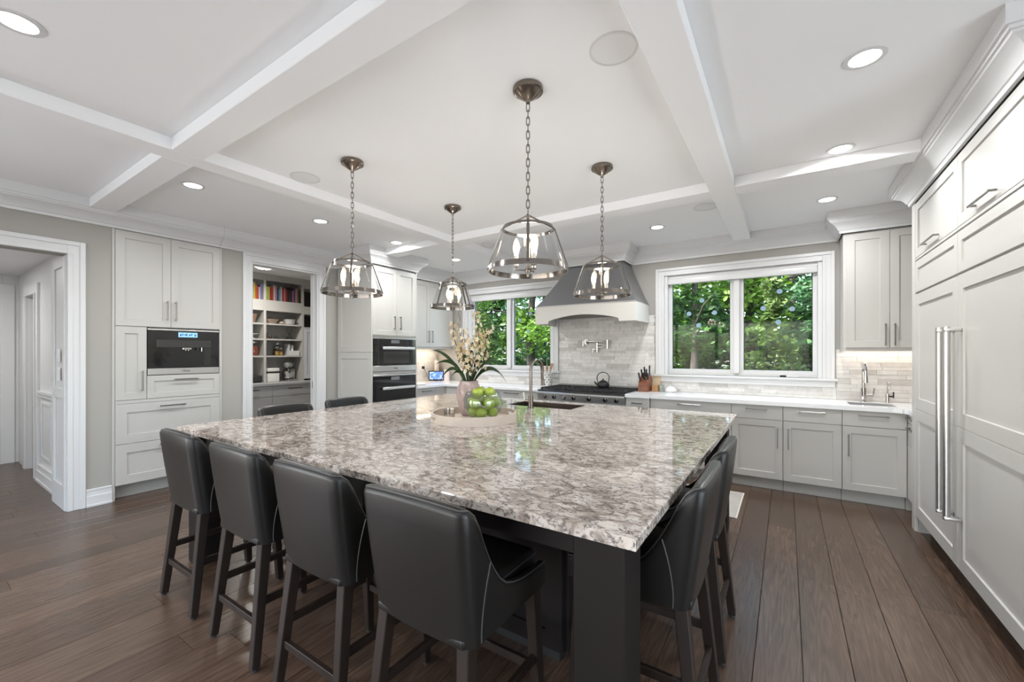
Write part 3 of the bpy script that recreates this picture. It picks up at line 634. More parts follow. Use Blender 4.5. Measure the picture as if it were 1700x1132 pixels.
# ================================================================ HOOD, RANGE, POT FILLER
hd = T('range_hood', 'steel range hood with an arched white lower band', 'range hood', (-2.235, 5.35, 1.815))
x0, x1, yf, z0, z1 = -2.943, -1.527, 5.066, 1.815, 2.065
arch = [(x0, z1), (x0, z0), (-2.745, z0), (-2.735, 1.852)]
arch += [(-2.735+(.985)*i/14, 1.852+.072*math.sin(math.pi*i/14)**.8) for i in range(1, 14)]+[(-1.75, 1.852), (-1.74, z0), (x1, z0), (x1, z1)]
band = M(); n = len(arch)
band.prism(arch, 'y', yf, yf+.03)
band.box(x0, x0+.03, yf+.03, YB-.012, z0, z1); band.box(x1-.03, x1, yf+.03, YB-.012, z0, z1)
band.box(x0+.03, x1-.03, yf+.03, YB-.012, 2.03, z1)
O('band', band, mat('hood_band_paint', (.66, .64, .60), .4), hd, bev=.002)
O('filter', M().box(x0+.1, x1-.1, yf+.08, YB-.06, 1.99, 2.028), HOODST, hd)
m = M(); rows = []
for i in range(9):
    t = i/8; s_ = t**.92
    a0 = x0+.006+(.412)*s_; a1 = x1-.006-(.236)*s_; f_ = yf+.008+(.222)*s_; z = z1+.0005+(2.611-z1)*t
    rows.append([(a0, f_, z), (a1, f_, z), (a1, YB-.012, z), (a0, YB-.012, z)])
m.grid(rows, True); m.f.append((0, 1, 2, 3)); m.f.append((32, 33, 34, 35))
O('canopy', m, HOODST, hd)
O('lip', M().box(x0-.003, x1+.003, yf-.004, YB-.012, z1-.010, z1+.0003), HOODST, hd, bev=.001)
# range
rg = T('range', 'stainless steel professional range with black cast iron grates', 'range', (-2.25, 5.32, 0))
rx0, rx1 = -2.862, -1.640
O('body', M().box(rx0, rx1, 5.03, YB-.013, .12, .895), STEEL, rg)
m = M().prism([(5.03, .895), (4.985, .895), (4.965, .885), (4.965, .868), (4.985, .86), (4.992, .79), (5.03, .785)], 'x', rx0, rx1); cp = O('control_panel', m, STEEL, rg, smooth=True, ang=30)
for px in (903.3, 918.9, 934.9, 951.3, 976.7, 1003.7, 1022.4):
    u = (px-850)/691; dx = -math.sin(TH)+u*math.cos(TH); dy = math.cos(TH)+u*math.sin(TH); X = 4.97*dx/dy
    k = O('knob', M().cyl((X, 4.989, .826), (X, 4.958, .826), .022, .019, n=18), POLISH, cp, smooth=True); O('bezel', M().cyl((X, 4.991, .826), (X, 4.986, .826), .029, n=20), BLACK, k, smooth=True)
O('cooktop', M().box(rx0, rx1, 4.99, YB-.013, .8955, .91), BLACK, rg, bev=.003)
for a, c in ((rx0+.02, rx0+.40), (rx0+.42, rx0+.80), (rx0+.82, rx1-.02)):
    m = M()
    for i in range(7): x = a+.006+(c-a-.012)*i/6; m.box(x-.006, x+.006, 5.05, 5.59, .932, .946)
    for y in (5.05, 5.185, 5.32, 5.455, 5.59): m.box(a, c, y-.007, y+.007, .928, .944)
    for x in (a+.01, c-.01):
        for y in (5.06, 5.58): m.box(x-.008, x+.008, y-.008, y+.008, .910, .93)
    g = O('grate', m, IRON, rg)
for x in (rx0+.21, rx0+.61, rx1-.21):
    for y in (5.185, 5.455): O('burner', M().lathe([(.055, .910), (.055, .918), (.035, .922), (.03, .927), (1e-5, .928)], 20, (x, y, 0)), IRON, rg, smooth=True)
for a, c in ((rx0+.02, -2.12), (-2.09, rx1-.02)):
    d = O('oven_door', M().box(a, c, 5.0, 5.03, .20, .76), STEEL, rg, bev=.004); O('handle', M().cyl((a+.05, 4.95, .72), (c-.05, 4.95, .72), .014, n=14).bar((a+.08, 4.95, .72), (a+.08, 5.0, .72), .02, .02).bar((c-.08, 4.95, .72), (c-.08, 5.0, .72), .02, .02), STEEL, d, smooth=True)
O('kick', M().box(rx0+.02, rx1-.02, 5.06, 5.5, 0, .12), BLACK, rg)
# pot filler
pf = T('pot_filler', 'polished nickel folding pot filler on the tile above the range', 'pot filler', (-2.42, 5.62, 1.57)); y = 5.575
O('flange', M().cyl((-2.41, 5.638, 1.575), (-2.41, 5.62, 1.575), .034, n=20), POLISH, pf, smooth=True)
O('upper_arm', M().cyl((-2.41, 5.62, 1.575), (-2.41, y, 1.575), .013, n=12).cyl((-2.41, y, 1.545), (-2.41, y, 1.605), .018, n=14).cyl((-2.41, y, 1.585), (-2.08, y, 1.585), .011, n=12), POLISH, pf, smooth=True)
O('joint', M().cyl((-2.08, y, 1.60), (-2.08, y, 1.475), .017, n=14), POLISH, pf, smooth=True)
O('lower_arm', M().cyl((-2.08, y, 1.50), (-2.23, y, 1.50), .011, n=12).cyl((-2.08, y, 1.54), (-2.23, y, 1.54), .008, n=12).cyl((-2.23, y, 1.56), (-2.23, y, 1.455), .018, n=14), POLISH, pf, smooth=True)
O('nozzle', M().cyl((-2.23, y, 1.455), (-2.23, y, 1.42), .013, n=12).cyl((-2.23, y, 1.47), (-2.28, y, 1.47), .010, n=12), POLISH, pf, smooth=True)
O('lever', M().bar((-2.29, y, 1.475), (-2.292, y-.01, 1.405), .008, .010).bar((-2.44, y, 1.59), (-2.445, y, 1.51), .008, .010), POLISH, pf)

# ================================================================ ISLAND
IX0, IX1, IY0, IY1 = -3.458, -.335, 1.11, 3.835
HX0, HX1, HY0, HY1 = -2.27, -1.585, 3.335, 3.70
m = M(); c = .004
def rect(x0, x1, y0, y1, z): return [(x0, y0, z), (x1, y0, z), (x1, y1, z), (x0, y1, z)]
L_ = [rect(HX0, HX1, HY0, HY1, .888), rect(IX0, IX1, IY0, IY1, .888), rect(IX0, IX1, IY0, IY1, .92-c), rect(IX0+c, IX1-c, IY0+c, IY1-c, .92), rect(HX0, HX1, HY0, HY1, .92)]
pts = sum(L_, []); fs = []
for a in range(5):
    bq = (a+1) % 5
    for i in range(4): j = (i+1) % 4; fs.append((a*4+i, bq*4+i, bq*4+j, a*4+j))
m.poly(pts, fs)
O('island_worktop', m, QISLAND, label='large square speckled brown and cream quartz island worktop', cat='worktop')
isl = T('kitchen_island', 'espresso brown kitchen island base with square corner posts', 'island', (-1.9, 2.47, 0))
for x in (-3.41, -.543):
    for y in (1.16, 3.615):
        p = O('post', M().box(x, x+.16, y, y+.16, .0005, .8875), ISLANDW, isl, bev=.004)
O('apron', M().box(-3.25, -.543, 1.20, 1.225, .79, .8875), ISLANDW, isl); O('apron', M().box(-.45, -.425, 1.32, 3.615, .79, .8875), ISLANDW, isl); O('apron', M().box(-3.37, -3.345, 1.32, 3.615, .79, .8875), ISLANDW, isl)
m = M().box(-3.0, -.82, 1.66, 3.32, .09, .886).box(-3.0, -2.29, 3.32, 3.76, .09, .886).box(-1.565, -.82, 3.32, 3.76, .09, .886).box(-2.29, -1.565, 3.32, 3.76, .09, .62).box(-2.29, -1.565, 3.715, 3.76, .62, .886)
O('body', m, ISLANDW, isl); O('plinth', M().box(-2.95, -.87, 1.72, 3.70, 0, .09), BLACK, isl)
for i in range(3): O('back_panel', shaker(M(), Fr((0, 1.66, 0), (1, 0, 0), (0, -1, 0)), -2.99+i*.725, -2.99+i*.725+.72, .1, .88, st=.08), ISLANDW, isl)
for i in range(3): O('side_panel', shaker(M(), Fr((-.82, 0, 0), (0, 1, 0), (1, 0, 0)), 1.67+i*.695, 1.67+i*.695+.69, .1, .88, st=.08), ISLANDW, isl)
ks = T('island_sink', 'dark bronze undermount sink at the far side of the island', 'sink', ((HX0+HX1)/2, (HY0+HY1)/2, .64))
BRZ = mat('hammered_bronze', (.10, .075, .06), .32, .8, bump=.6, bscale=45)
m = M().box(HX0+.001, HX0+.008, HY0+.001, HY1-.001, .64, .916).box(HX1-.008, HX1-.001, HY0+.001, HY1-.001, .64, .916).box(HX0+.008, HX1-.008, HY0+.001, HY0+.008, .64, .916).box(HX0+.008, HX1-.008, HY1-.008, HY1-.001, .64, .916).box(HX0+.008, HX1-.008, HY0+.008, HY1-.008, .64, .648)
O('basin', m, BRZ, ks); O('drain', M().cyl((-1.93, 3.5, .648), (-1.93, 3.5, .652), .045, n=20), NICKEL, ks, smooth=True)
kf = T('island_faucet', 'tall brushed gooseneck faucet at the island sink', 'faucet', (-1.93, 3.24, .92)); fx, fy = -1.93, 3.24
O('base', M().cyl((fx, fy, .9205), (fx, fy, .93), .032, n=20).cyl((fx, fy, .93), (fx, fy, 1.03), .023, n=20), BRONZE, kf, smooth=True)
O('spout', M().tube([(fx, fy, 1.03), (fx, fy, 1.24)]+arcpts((fx, fy+.105, 1.25), .105, math.pi, 0, 14, (0, 1))+[(fx, fy+.213, 1.20), (fx, fy+.22, 1.16)], .0145, 14), BRONZE, kf, smooth=True)
O('spray_head', M().cyl((fx, fy+.22, 1.165), (fx, fy+.225, 1.11), .017, .019, n=14), BRONZE, kf, smooth=True)
O('lever', M().cyl((fx, fy, .985), (fx-.06, fy, .985), .014, n=12).bar((fx-.06, fy, .985), (fx-.075, fy, 1.06), .010, .012), BRONZE, kf, smooth=True)

# ================================================================ STOOLS (local: faces +y, back at y=0)
def make_stool():
    t = T('counter_stool', 'x', 'stool', (0, 0, 0), 'charcoal leather counter stools')
    ZB0, ZT0, YF = .545, .98, .50
    hw = lambda z: .213+.017*(z-ZB0)/.435
    yb = lambda z: .055*(1-(z-ZB0)/.435)**1.25 if z < ZT0 else 0
    qs = [0, .03, .055, .08, .11, .15, .20, .27, .36, .5]; hs = [.980, .968, .925, .855, .785, .715, .672, .645, .634, .630]
    hq = lambda q: float(np.interp(q, qs, hs))
    rc = .045; cols = []
    ys = [.50, .44, .38, .32, .27, .22, .18, .15, .125, .10, .08, .06]
    for y in ys: cols.append(('s', y, 1))
    for i in range(1, 6): cols.append(('a', i/6, 1))
    for i in range(11): cols.append(('b', 1-i/5, 1))
    for i in range(5, 0, -1): cols.append(('a', i/6, -1))
    for y in ys[::-1]: cols.append(('s', y, -1))
    def pos(col, z):
        k, v, sg = col; h = hw(z); b = yb(z)
        if k == 's': f = (v-rc)/(YF-rc); return Vector((sg*h, b+rc+f*(YF-b-rc), z)), Vector((-sg, 0, 0))
        if k == 'a': a = v*math.pi/2; return Vector((sg*(h-rc+rc*math.cos(a)), b+rc-rc*math.sin(a), z)), Vector((-sg*math.cos(a), math.sin(a), 0))
        bow = .010*(1-v*v); return Vector((v*(h-rc), b-bow*.6, z)), Vector((0, 1, 0))
    def top(col):
        k, v, sg = col
        if k == 's': return hq(v-.02)
        if k == 'a': return .972+.008*v
        return .98+.006*(1-v*v)
    rows = []; rim = []; seamL = []; seamR = []
    for ci, col in enumerate(cols):
        h = top(col); th = .05 if col[0] != 's' else .036+.014*max(0, 1-(col[1]-.06)/.2); r = th/2; row = []
        for i in range(8):
            z = ZB0+(h-r-ZB0)*i/7; p, nn = pos(col, z); row.append(p)
        p, nn = pos(col, h-r)
        for i in range(1, 7):
            a = math.pi*i/6; row.append(p+nn*(r-r*math.cos(a))+Vector((0, 0, r*math.sin(a))))
            if i == 1: rim.append(p+nn*(r-r*math.cos(.9))+Vector((0, 0, r*math.sin(.9)))-nn*.001)
        for i in range(1, 6):
            z = (h-r)+(.585-(h-r))*i/5; q, n2 = pos(col, max(z, ZB0)); row.append(q+n2*th)
        rows.append(row)
        if col[0] == 's' and abs(col[1]-.10) < .001:
            pass
    m = M(); m.grid(rows); m.f.append(tuple(range(len(rows[0])))[::-1]); k = len(rows[0]); m.f.append(tuple(range((len(rows)-1)*k, len(rows)*k)))
    sh = O('shell', m, LEATHER, t, smooth=True, ang=60)
    O('rim_piping', M().tube(rim, .0028, 6), PIPING, sh, smooth=True)
    for sg in (1, -1):
        pts = []
        for i in range(9):
            z = ZB0+.005+(.775-ZB0)*i/8; p, nn = pos(('s', .055+.07*(i/8)**1.5, sg), z); pts.append(p-nn*.0005)
        O('seam', M().tube(pts, .0026, 6), PIPING, sh, smooth=True)
    O('seat_base', M().box(-.19, .19, .05, .495, .5455, .575), LEATHER, t, bev=.006, seg=2)
    O('cushion', M().box(-.172, .172, .062, .515, .5755, .668), LEATHER, t, bev=.022, seg=4)
    O('cushion_piping', M().tube([(-.160, .514, .655), (.160, .514, .655)], .0028, 6).tube([(.172, .09, .650), (.172, .50, .650)], .0025, 6), PIPING, t, smooth=True)
    legs = [((.176, .086, .545), (.207, .028, .012)), ((-.176, .086, .545), (-.207, .028, .012)), ((.185, .455, .545), (.200, .485, .012)), ((-.185, .455, .545), (-.200, .485, .012))]
    for a, b in legs:
        lg = O('leg', M().bar(a, b, .046, .046, .034, .036, up=(0, 1, 0)), DARKWOOD, t, bev=.003)
        O('glide', M().cyl((b[0], b[1], 0), (b[0], b[1], .013), .013, n=10), RUBBER, lg, smooth=True)
    def at(i, z): a, b = Vector(legs[i][0]), Vector(legs[i][1]); f = (z-a.z)/(b.z-a.z); return a+(b-a)*f
    def stretch(i, j, z):
        a, b = at(i, z), at(j, z); d = (b-a).normalized()*.019; O('stretcher', M().bar(a+d, b-d, .020, .032), DARKWOOD, t, bev=.002)
    stretch(0, 1, .20); stretch(2, 3, .24); stretch(0, 2, .285); stretch(1, 3, .285)
    return t
st0 = make_stool()
spots = [(-2.845, .89, 0, 'charcoal leather counter stool at the left end of the island\'s near side'),
         (-2.187, .89, 0, 'second leather counter stool from the left along the island\'s near side'),
         (-1.577, .89, 0, 'third leather counter stool from the left along the island\'s near side'),
         (-.977, .885, 0, 'leather counter stool nearest the camera, left of the island corner post'),
         (-.215, 1.70, 90, 'nearer leather counter stool on the right side of the island'),
         (-.215, 2.32, 90, 'farther leather counter stool on the right side of the island'),
         (-3.575, 1.89, -90, 'leather stool with only its back top showing, in front of the pantry doorway'),
         (-3.615, 2.50, -90, 'leather stool with only its back top showing, left of the ovens')]
for i, (x, y, a, lb) in enumerate(spots):
    if i == 0: st0.location = (x, y, 0); st0['label'] = lb
    else: dup(st0, (x, y, 0), R(a), lb)

# ================================================================ PENDANTS (local: origin at ceiling)
def make_pendant():
    t = T('pendant_light', 'x', 'pendant light', (0, 0, 0), 'glass lantern pendants over the island')
    O('canopy', M().lathe([(1e-5, -.0005), (.078, -.0005), (.080, -.006), (.080, -.022), (.074, -.026), (.070, -.024), (.055, -.040), (.030, -.058), (.014, -.068), (.010, -.082), (1e-5, -.083)], 32), BRONZE, t, smooth=True, ang=35)
    ch = M(); z = -.080; i = 0; ln = .046
    while z-ln > -.675:
        w_ = .0085; pts = []
        for k in range(12):
            a = 2*math.pi*k/12; u = w_*math.cos(a); v = (ln/2-w_)*(1 if math.sin(a) > 0 else -1)*(1 if abs(math.sin(a)) > .1 else 0)+w_*math.sin(a)
            pts.append((u, 0, z-ln/2+v) if i % 2 else (0, u, z-ln/2+v))
        ch.tube(pts, .0026, 6, True); z -= ln-.0095; i += 1
    O('chain', ch, BRONZE, t, smooth=True)
    O('stem', M().cyl((0, 0, -.668), (0, 0, -.70), .008, n=10).cyl((0, 0, -.70), (0, 0, -.975), .0085, n=10), BRONZE, t, smooth=True)
    O('finial', M().lathe([(1e-5, -1.005), (.008, -1.0), (.008, -.985), (.016, -.972), (.016, -.955), (1e-5, -.952)], 16), BRONZE, t, smooth=True)
    def band(r0, z0, r1, z1, th):
        m = M(); m.lathe([(r0, z0), (r1, z1), (r1-th, z1), (r0-th, z0), (r0, z0)], 48); m.f = [f for f in m.f if len(f) == 4]; return m
    O('top_ring', band(.138, -.752, .134, -.738, .006), LANTERN, t, smooth=True, ang=30)
    O('bottom_ring', band(.213, -.973, .209, -.946, .008), LANTERN, t, smooth=True, ang=30)
    for k in range(4):
        a = math.pi/2*k; ca, sa = math.cos(a), math.sin(a)
        s_ = O('strut', M().bar((.139*ca, .139*sa, -.744), (.213*ca, .213*sa, -.958), .013, .007, up=(ca, sa, 0)), LANTERN, t)
        O('roof_arm', M().bar((0, 0, -.672), (.136*ca, .136*sa, -.742), .010, .006), BRONZE, t)
    O('glass_shade', M().grid([[((r)*math.cos(2*math.pi*j/48), r*math.sin(2*math.pi*j/48), z) for j in range(48)] for r, z in ((.129, -.742), (.2015, -.958))], True), SHADE, t, smooth=True)
    for k in range(3):
        a = 2*math.pi*k/3+.5; x, y = .062*math.cos(a), .062*math.sin(a)
        O('candle_arm', M().tube([(.01*math.cos(a), .01*math.sin(a), -.962), (x, y, -.962), (x, y, -.945)], .0035, 8).cyl((x, y, -.948), (x, y, -.942), .014, n=12), BRONZE, t, smooth=True)
        cs = O('candle', M().cyl((x, y, -.942), (x, y, -.885), .011, n=12), SLEEVE, t, smooth=True)
        O('bulb', M().lathe([(.008, -.885), (.014, -.865), (.0165, -.848), (.014, -.825), (.007, -.805), (1e-5, -.795)], 12, (x, y, 0)), BULB, cs, smooth=True)
    l = bpy.data.lights.new('pendant_glow', 'POINT'); l.energy = 5.8; l.color = (1, .95, .90); l.shadow_soft_size = .03
    lo = bpy.data.objects.new('pendant_glow', l); COL.objects.link(lo); lo.parent = t; lo.location = (0, 0, -.79)
    return t
pd0 = make_pendant()
for i, (x, y, a, lb) in enumerate([(-1.14, 1.885, -58.8, 'largest glass lantern pendant, nearest the camera above the island'),
        (-2.65, 1.90, -38, 'glass lantern pendant hanging in front of the pantry door casing'),
        (-2.67, 3.02, 0, 'smallest glass lantern pendant, hanging above the flowers'),
        (-1.155, 2.985, -67, 'glass lantern pendant hanging in front of the range hood')]):
    if i == 0: pd0.location = (x, y, ZC); pd0.rotation_euler = (0, 0, R(a)); pd0['label'] = lb
    else: dup(pd0, (x, y, ZC), R(a), lb)

# ================================================================ CEILING LIGHTS, SPEAKERS
def make_can():
    t = T('recessed_light', 'x', 'ceiling light', (0, 0, 0), 'recessed ceiling lights')
    m = M(); m.lathe([(.060, -.0005), (.083, -.0005), (.083, -.004), (.076, -.006), (.062, -.005), (.060, -.0005)], 32); m.f = [f for f in m.f if len(f) == 4]
    O('trim_ring', m, WHITE, t, smooth=True); O('lens', M().lathe([(.060, -.0008), (.060, -.003), (1e-5, -.0035)], 32), LENS, t, smooth=True)
    a = area('can_light', (0, 0, -.012), (0, 0, -1), .11, .11, 17, (.96, .985, 1), 165, t, 'DISK'); return t
can0 = make_can()
cans = [(-2.72, .32, 'recessed ceiling light at the top left corner of the picture'), (.312, 2.57, 'large recessed ceiling light at upper right, in front of the fridge wall'), (.312, 3.63, 'recessed ceiling light just in front of the right ceiling beam'),
        (.312, 4.757, 'recessed ceiling light above the bar sink area'), (-1.20, 4.765, 'recessed ceiling light between the hood and the right window'), (-4.14, 1.44, 'recessed ceiling light in front of the coffee cabinet'),
        (-4.137, 2.578, 'recessed ceiling light in front of the pantry doorway'), (-4.135, 3.61, 'recessed ceiling light in front of the oven tower, beside the beam'), (-4.147, 4.766, 'small recessed ceiling light nearest the left window'),
        (-2.72, -1.4, 'recessed ceiling light behind the camera on the left'), (.312, -.9, 'recessed ceiling light behind the camera on the right'), (-1.0, -2.2, 'recessed ceiling light near the rear window')]
for i, (x, y, lb) in enumerate(cans):
    if i == 0: can0.location = (x, y, ZC); can0['label'] = lb
    else: dup(can0, (x, y, ZC), 0, lb)
GRILLE = mat('speaker_grille', (.78, .78, .78), .7, bump=.3, bscale=900)
for i, (x, y, lb) in enumerate([(-.665, 1.86, 'largest round white ceiling speaker, at top centre of the picture'), (-3.21, 1.87, 'round white ceiling speaker left of the pendant canopies'), (-.645, 4.36, 'round white ceiling speaker beyond the right beam crossing'), (-3.21, 4.36, 'round white ceiling speaker in front of the left window')]):
    t = T('ceiling_speaker', lb, 'speaker', (x, y, ZC), 'ceiling speakers'); m = M(); m.lathe([(.100, -.0005), (.110, -.0005), (.110, -.004), (.100, -.005), (.100, -.0005)], 40, (x, y, ZC)); m.f = [f for f in m.f if len(f) == 4]
    O('rim', m, WHITE, t, smooth=True); O('grille', M().lathe([(.1, -.0005), (.0995, -.0025), (1e-5, -.003)], 40, (x, y, ZC)), GRILLE, t, smooth=True)

# ================================================================ ISLAND DECOR
TX, TY = -1.945, 2.44
WASH = mat('whitewashed_wood', (.50, .42, .35), .6, bump=.2, bscale=60, var=.18, vscale=12)
tr = T('round_tray', 'round whitewashed wooden tray on the island', 'tray', (TX, TY, .9205))
m = M(); N_ = 72; ro, ri = .318, .302
m.lathe([(1e-5, .9205), (.303, .9205), (.303, .934), (1e-5, .934)], 64, (TX, TY, 0))
O('base', m, WASH, tr)
m = M(); th0 = math.atan2(-.5495, -.8355)
for k in range(N_):
    a0, a1 = 2*math.pi*k/N_, 2*math.pi*(k+1)/N_; mid = (a0+a1)/2
    def near(c): return abs((mid-c+math.pi) % (2*math.pi)-math.pi) < .17
    segs = [(.9205, .944), (.962, .983)] if near(th0+.45) or near(th0+.45+math.pi) else [(.9205, .983)]
    for (za, zb) in segs:
        p = []
        for z in (za, zb):
            for r_, a in ((ri, a0), (ro, a0), (ro, a1), (ri, a1)): p.append((TX+r_*math.cos(a), TY+r_*math.sin(a), z))
        m.hexa(p)
O('rim', m, WASH, tr)
VX, VY, VZ = -2.065, 2.525, .9345
VASE = mat('blush_fluted_vase', (.35, .26, .235), .18, var=.25, vscale=14, coat=.4)
vs = M(); prof = [(.052, 0), (.060, .01), (.074, .06), (.086, .12), (.092, .17), (.090, .205), (.078, .232), (.068, .25), (.072, .268), (.066, .268), (.060, .25), (.08, .2), (.078, .12), (.05, .02), (1e-5, .015)]
vs.lathe(prof, 60, (VX, VY, VZ), fn=lambda r, z, t: r*(1+.07*math.sin(6*t+z*22)))
O('flower_vase', vs, VASE, smooth=True, ang=80, label='blush pink fluted vase holding the cream orchids', cat='vase')
fl = T('orchid_arrangement', 'cream orchid sprays with long dark strap leaves in the pink vase', 'flowers', (VX, VY, VZ+.03))
rv = Vector((math.cos(TH), math.sin(TH), 0)); fv = Vector((-math.sin(TH), math.cos(TH), 0))
LEAFM = mat('dark_strap_leaf', (.018, .045, .014), .35, var=.5, vscale=8); STEMM = mat('brown_stem', (.06, .045, .025), .6)
def strap(side, dep, zmid, zend, mid=.5, wd=.022):
    p0 = Vector((VX, VY, VZ+.20))+rv*side*.05+fv*dep*.05; p3 = Vector((VX, VY, 0))+rv*side+fv*dep; p3.z = zend
    p1 = p0.lerp(p3, mid*.55); p1.z = zmid; p2 = p0.lerp(p3, mid+.25); p2.z = max(zmid*.98, zend)
    L, Rr = [], []; d = (p3-p0); d.z = 0; sd = Vector((-d.y, d.x, 0)).normalized()*.6+Vector((0, 0, .8))
    rows = []
    for i in range(13):
        t = i/12; p = p0*(1-t)**3+p1*3*t*(1-t)**2+p2*3*t*t*(1-t)+p3*t**3; w_ = 1.9*wd*(.55+.45*math.sin(math.pi*min(1, t*1.2)))*(1-t**4)+.001
        rows.append([p-sd*w_/2, p-Vector((0, 0, w_*.25)), p+sd*w_/2, p-Vector((0, 0, w_*.15))])
    m = M(); m.grid(rows, True); return m
for a in [(-.285, .02, 1.36, 1.44, .5, .03), (-.25, -.06, 1.40, 1.33, .5, .022), (-.24, .05, 1.36, 1.17, .5, .018), (-.14, -.09, 1.33, 1.20, .5, .018), (.30, .03, 1.36, 1.17, .5, .022), (.26, -.07, 1.40, 1.33, .5, .02), (.17, .08, 1.48, 1.40, .5, .026), (.10, -.05, 1.46, 1.44, .5, .03), (-.10, .06, 1.46, 1.38, .5, .03), (.03, .05, 1.46, 1.50, .5, .032), (-.04, -.08, 1.40, 1.40, .5, .028), (.22, .12, 1.42, 1.36, .5, .02)]:
    O('strap_leaf', strap(*a), LEAFM, fl, smooth=True, ang=80)
def petal_mesh():
    m = M()
    for k in range(5):
        a = 2*math.pi*k/5; ca, sa = math.cos(a), math.sin(a)
        q = [(0, 0, 0), (.011, -.007, .003), (.022, 0, .009), (.011, .007, .003)]
        b0 = [(x*ca-y*sa, x*sa+y*ca, z) for x, y, z in q]; m.poly(b0+[(x, y, z-.0012) for x, y, z in b0], [(0, 1, 2, 3), (7, 6, 5, 4), (0, 4, 5, 1), (1, 5, 6, 2), (2, 6, 7, 3), (3, 7, 4, 0)])
    m.lathe([(.002, 0), (.005, .006), (.003, .012), (1e-5, .013)], 6)
    return m
def flower_mat(name, a, bb):
    m = mat(name, a, .6); N, L, p = nodes(m); oi = N.new('ShaderNodeObjectInfo'); r = ramp(N, [(0, a), (.55, ((a[0]+bb[0])/2, (a[1]+bb[1])/2, (a[2]+bb[2])/2)), (1, bb)]); L.new(oi.outputs['Random'], r.inputs[0]); L.new(r.outputs[0], p.inputs['Base Color']); return m
CREAM = flower_mat('cream_petals', (.74, .68, .51), (.52, .37, .20))
pm = None
for (s0, d0, s1, d1, zt, nb) in [(-.02, 0, -.125, .03, 1.66, 30), (-.01, .02, -.055, -.05, 1.60, 30), (.01, .01, .05, .06, 1.75, 34), (.02, 0, .10, -.03, 1.58, 30), (.03, .02, .175, .02, 1.62, 22), (0, -.02, .01, -.07, 1.52, 26)]:
    p0 = Vector((VX, VY, VZ+.16))+rv*s0+fv*d0; p1 = Vector((VX, VY, 0))+rv*s1+fv*d1; p1.z = zt
    pts = [p0.lerp(p1, i/10)+rv*(.02*math.sin(i*.9+s1*20)) for i in range(11)]
    sm = O('flower_stem', M().tube(pts, .0028, 6), STEMM, fl, smooth=True)
    for k in range(nb):
        t = .36+.64*(k+.5)/nb; i = min(9, int(t*10)); c_ = pts[i].lerp(pts[i+1], t*10-i); a = k*2.4; off = Vector((math.cos(a), math.sin(a), .25))*(.012+.026*random.random())
        if pm is None: fo = O('blossom', petal_mesh(), CREAM, sm); pm = fo.data; fo.data.transform(Matrix.Translation(OFF[sm]))
        else: fo = bpy.data.objects.new('blossom', pm); COL.objects.link(fo); fo.parent = sm
        fo.location = c_+off-OFF[sm]; fo.rotation_euler = off.to_track_quat('Z', 'Y').to_euler(); sc_ = random.uniform(.75, 1.25); fo.scale = (sc_,)*3
tw = [Vector((VX, VY, 0))+rv*(-.075+.008*math.sin(i*2))+Vector((0, 0, 1.60+.022*i)) for i in range(11)]
O('twig', M().tube([Vector((VX, VY, VZ+.2)), *tw], .0018, 5), STEMM, fl, smooth=True)
# bowl of apples
BWX, BWY, BWZ = -1.835, 2.405, .9345
m = M(); pr = []
for i in range(0, 15):
    a = -1.25+i*(1.25+.62)/14; pr.append((.142*math.cos(a), .125+.135*math.sin(a)))
pr = [(1e-5, 0.0), (pr[0][0], 0.0)]+pr[1:]; inn = [(max(1e-5, r_-.0035), max(z, .004)) for r_, z in pr[::-1]]
m.lathe(pr+inn[:-1]+[(1e-5, .004)], 48, (BWX, BWY, BWZ)); O('glass_bowl', m, BOWLGL, smooth=True, ang=60, label='round clear glass bowl filled with green apples on the tray', cat='bowl')
APPLE = mat('green_apple_skin', (.30, .38, .03), .25, var=.3, vscale=9, coat=.3)
AST = mat('apple_stem', (.05, .035, .02), .7)
def make_apple():
    t = T('green_apple', 'green apple in the clear glass bowl', 'apple', (0, 0, 0), 'green apples in the glass bowl'); r = .0405; pr = []
    for i in range(15):
        a = math.pi*i/14; rr = r*math.sin(a)*(1-.06*math.cos(a)); z = -r*.93*math.cos(a)
        if i > 12: z = r*.93*math.cos(math.pi-math.pi*12/14)-(i-12)*.005
        pr.append((max(1e-5, rr), z))
    O('skin', M().lathe(pr, 24, (0, 0, .038)), APPLE, t, smooth=True, ang=85); O('stalk', M().tube([(0, 0, .062), (.001, 0, .072), (.004, 0, .082)], .0016, 6), AST, t, smooth=True); return t
ap0 = make_apple(); k = 0
def rest(n, ring, z, a0, layer):
    global k
    for i in range(n):
        a = a0+2*math.pi*i/n; x, y = BWX+ring*math.cos(a), BWY+ring*math.sin(a)
        o = ap0 if k == 0 else dup(ap0, (x, y, z)); a_ = (a-(TH-math.pi/2)+math.pi) % (2*math.pi)-math.pi; sd_ = 'front' if abs(a_) < .55 else 'back' if abs(a_) > 2.6 else ('right' if a_ > 0 else 'left')+(' front' if abs(a_) < 1.5 else ' back'); o['label'] = 'green apple in the %s layer of the glass bowl, %s side' % (layer, sd_)
        o.location = (x, y, z); o.rotation_euler = (random.uniform(-.16, .16), random.uniform(-.16, .16), random.uniform(0, 6)); k += 1
rest(5, .0715, BWZ+.020, .2, 'bottom'); rest(5, .084, BWZ+.088, .2+math.pi/5, 'middle'); rest(3, .052, BWZ+.161, .5, 'top')
gt = M().lathe([(.036, 0), (.044, .08), (.0415, .08), (.034, .006), (1e-5, .006)], 28, (-2.03, 2.262, .9345)); O('glass_tumbler', gt, glassy('frosted_tumbler_glass', (.88, .86, .84), .15, 1.5, .1), smooth=True, ang=50, label='small frosted glass tumbler at the left of the tray', cat='glass')

# ================================================================ COUNTER ITEMS
ZW = .9205
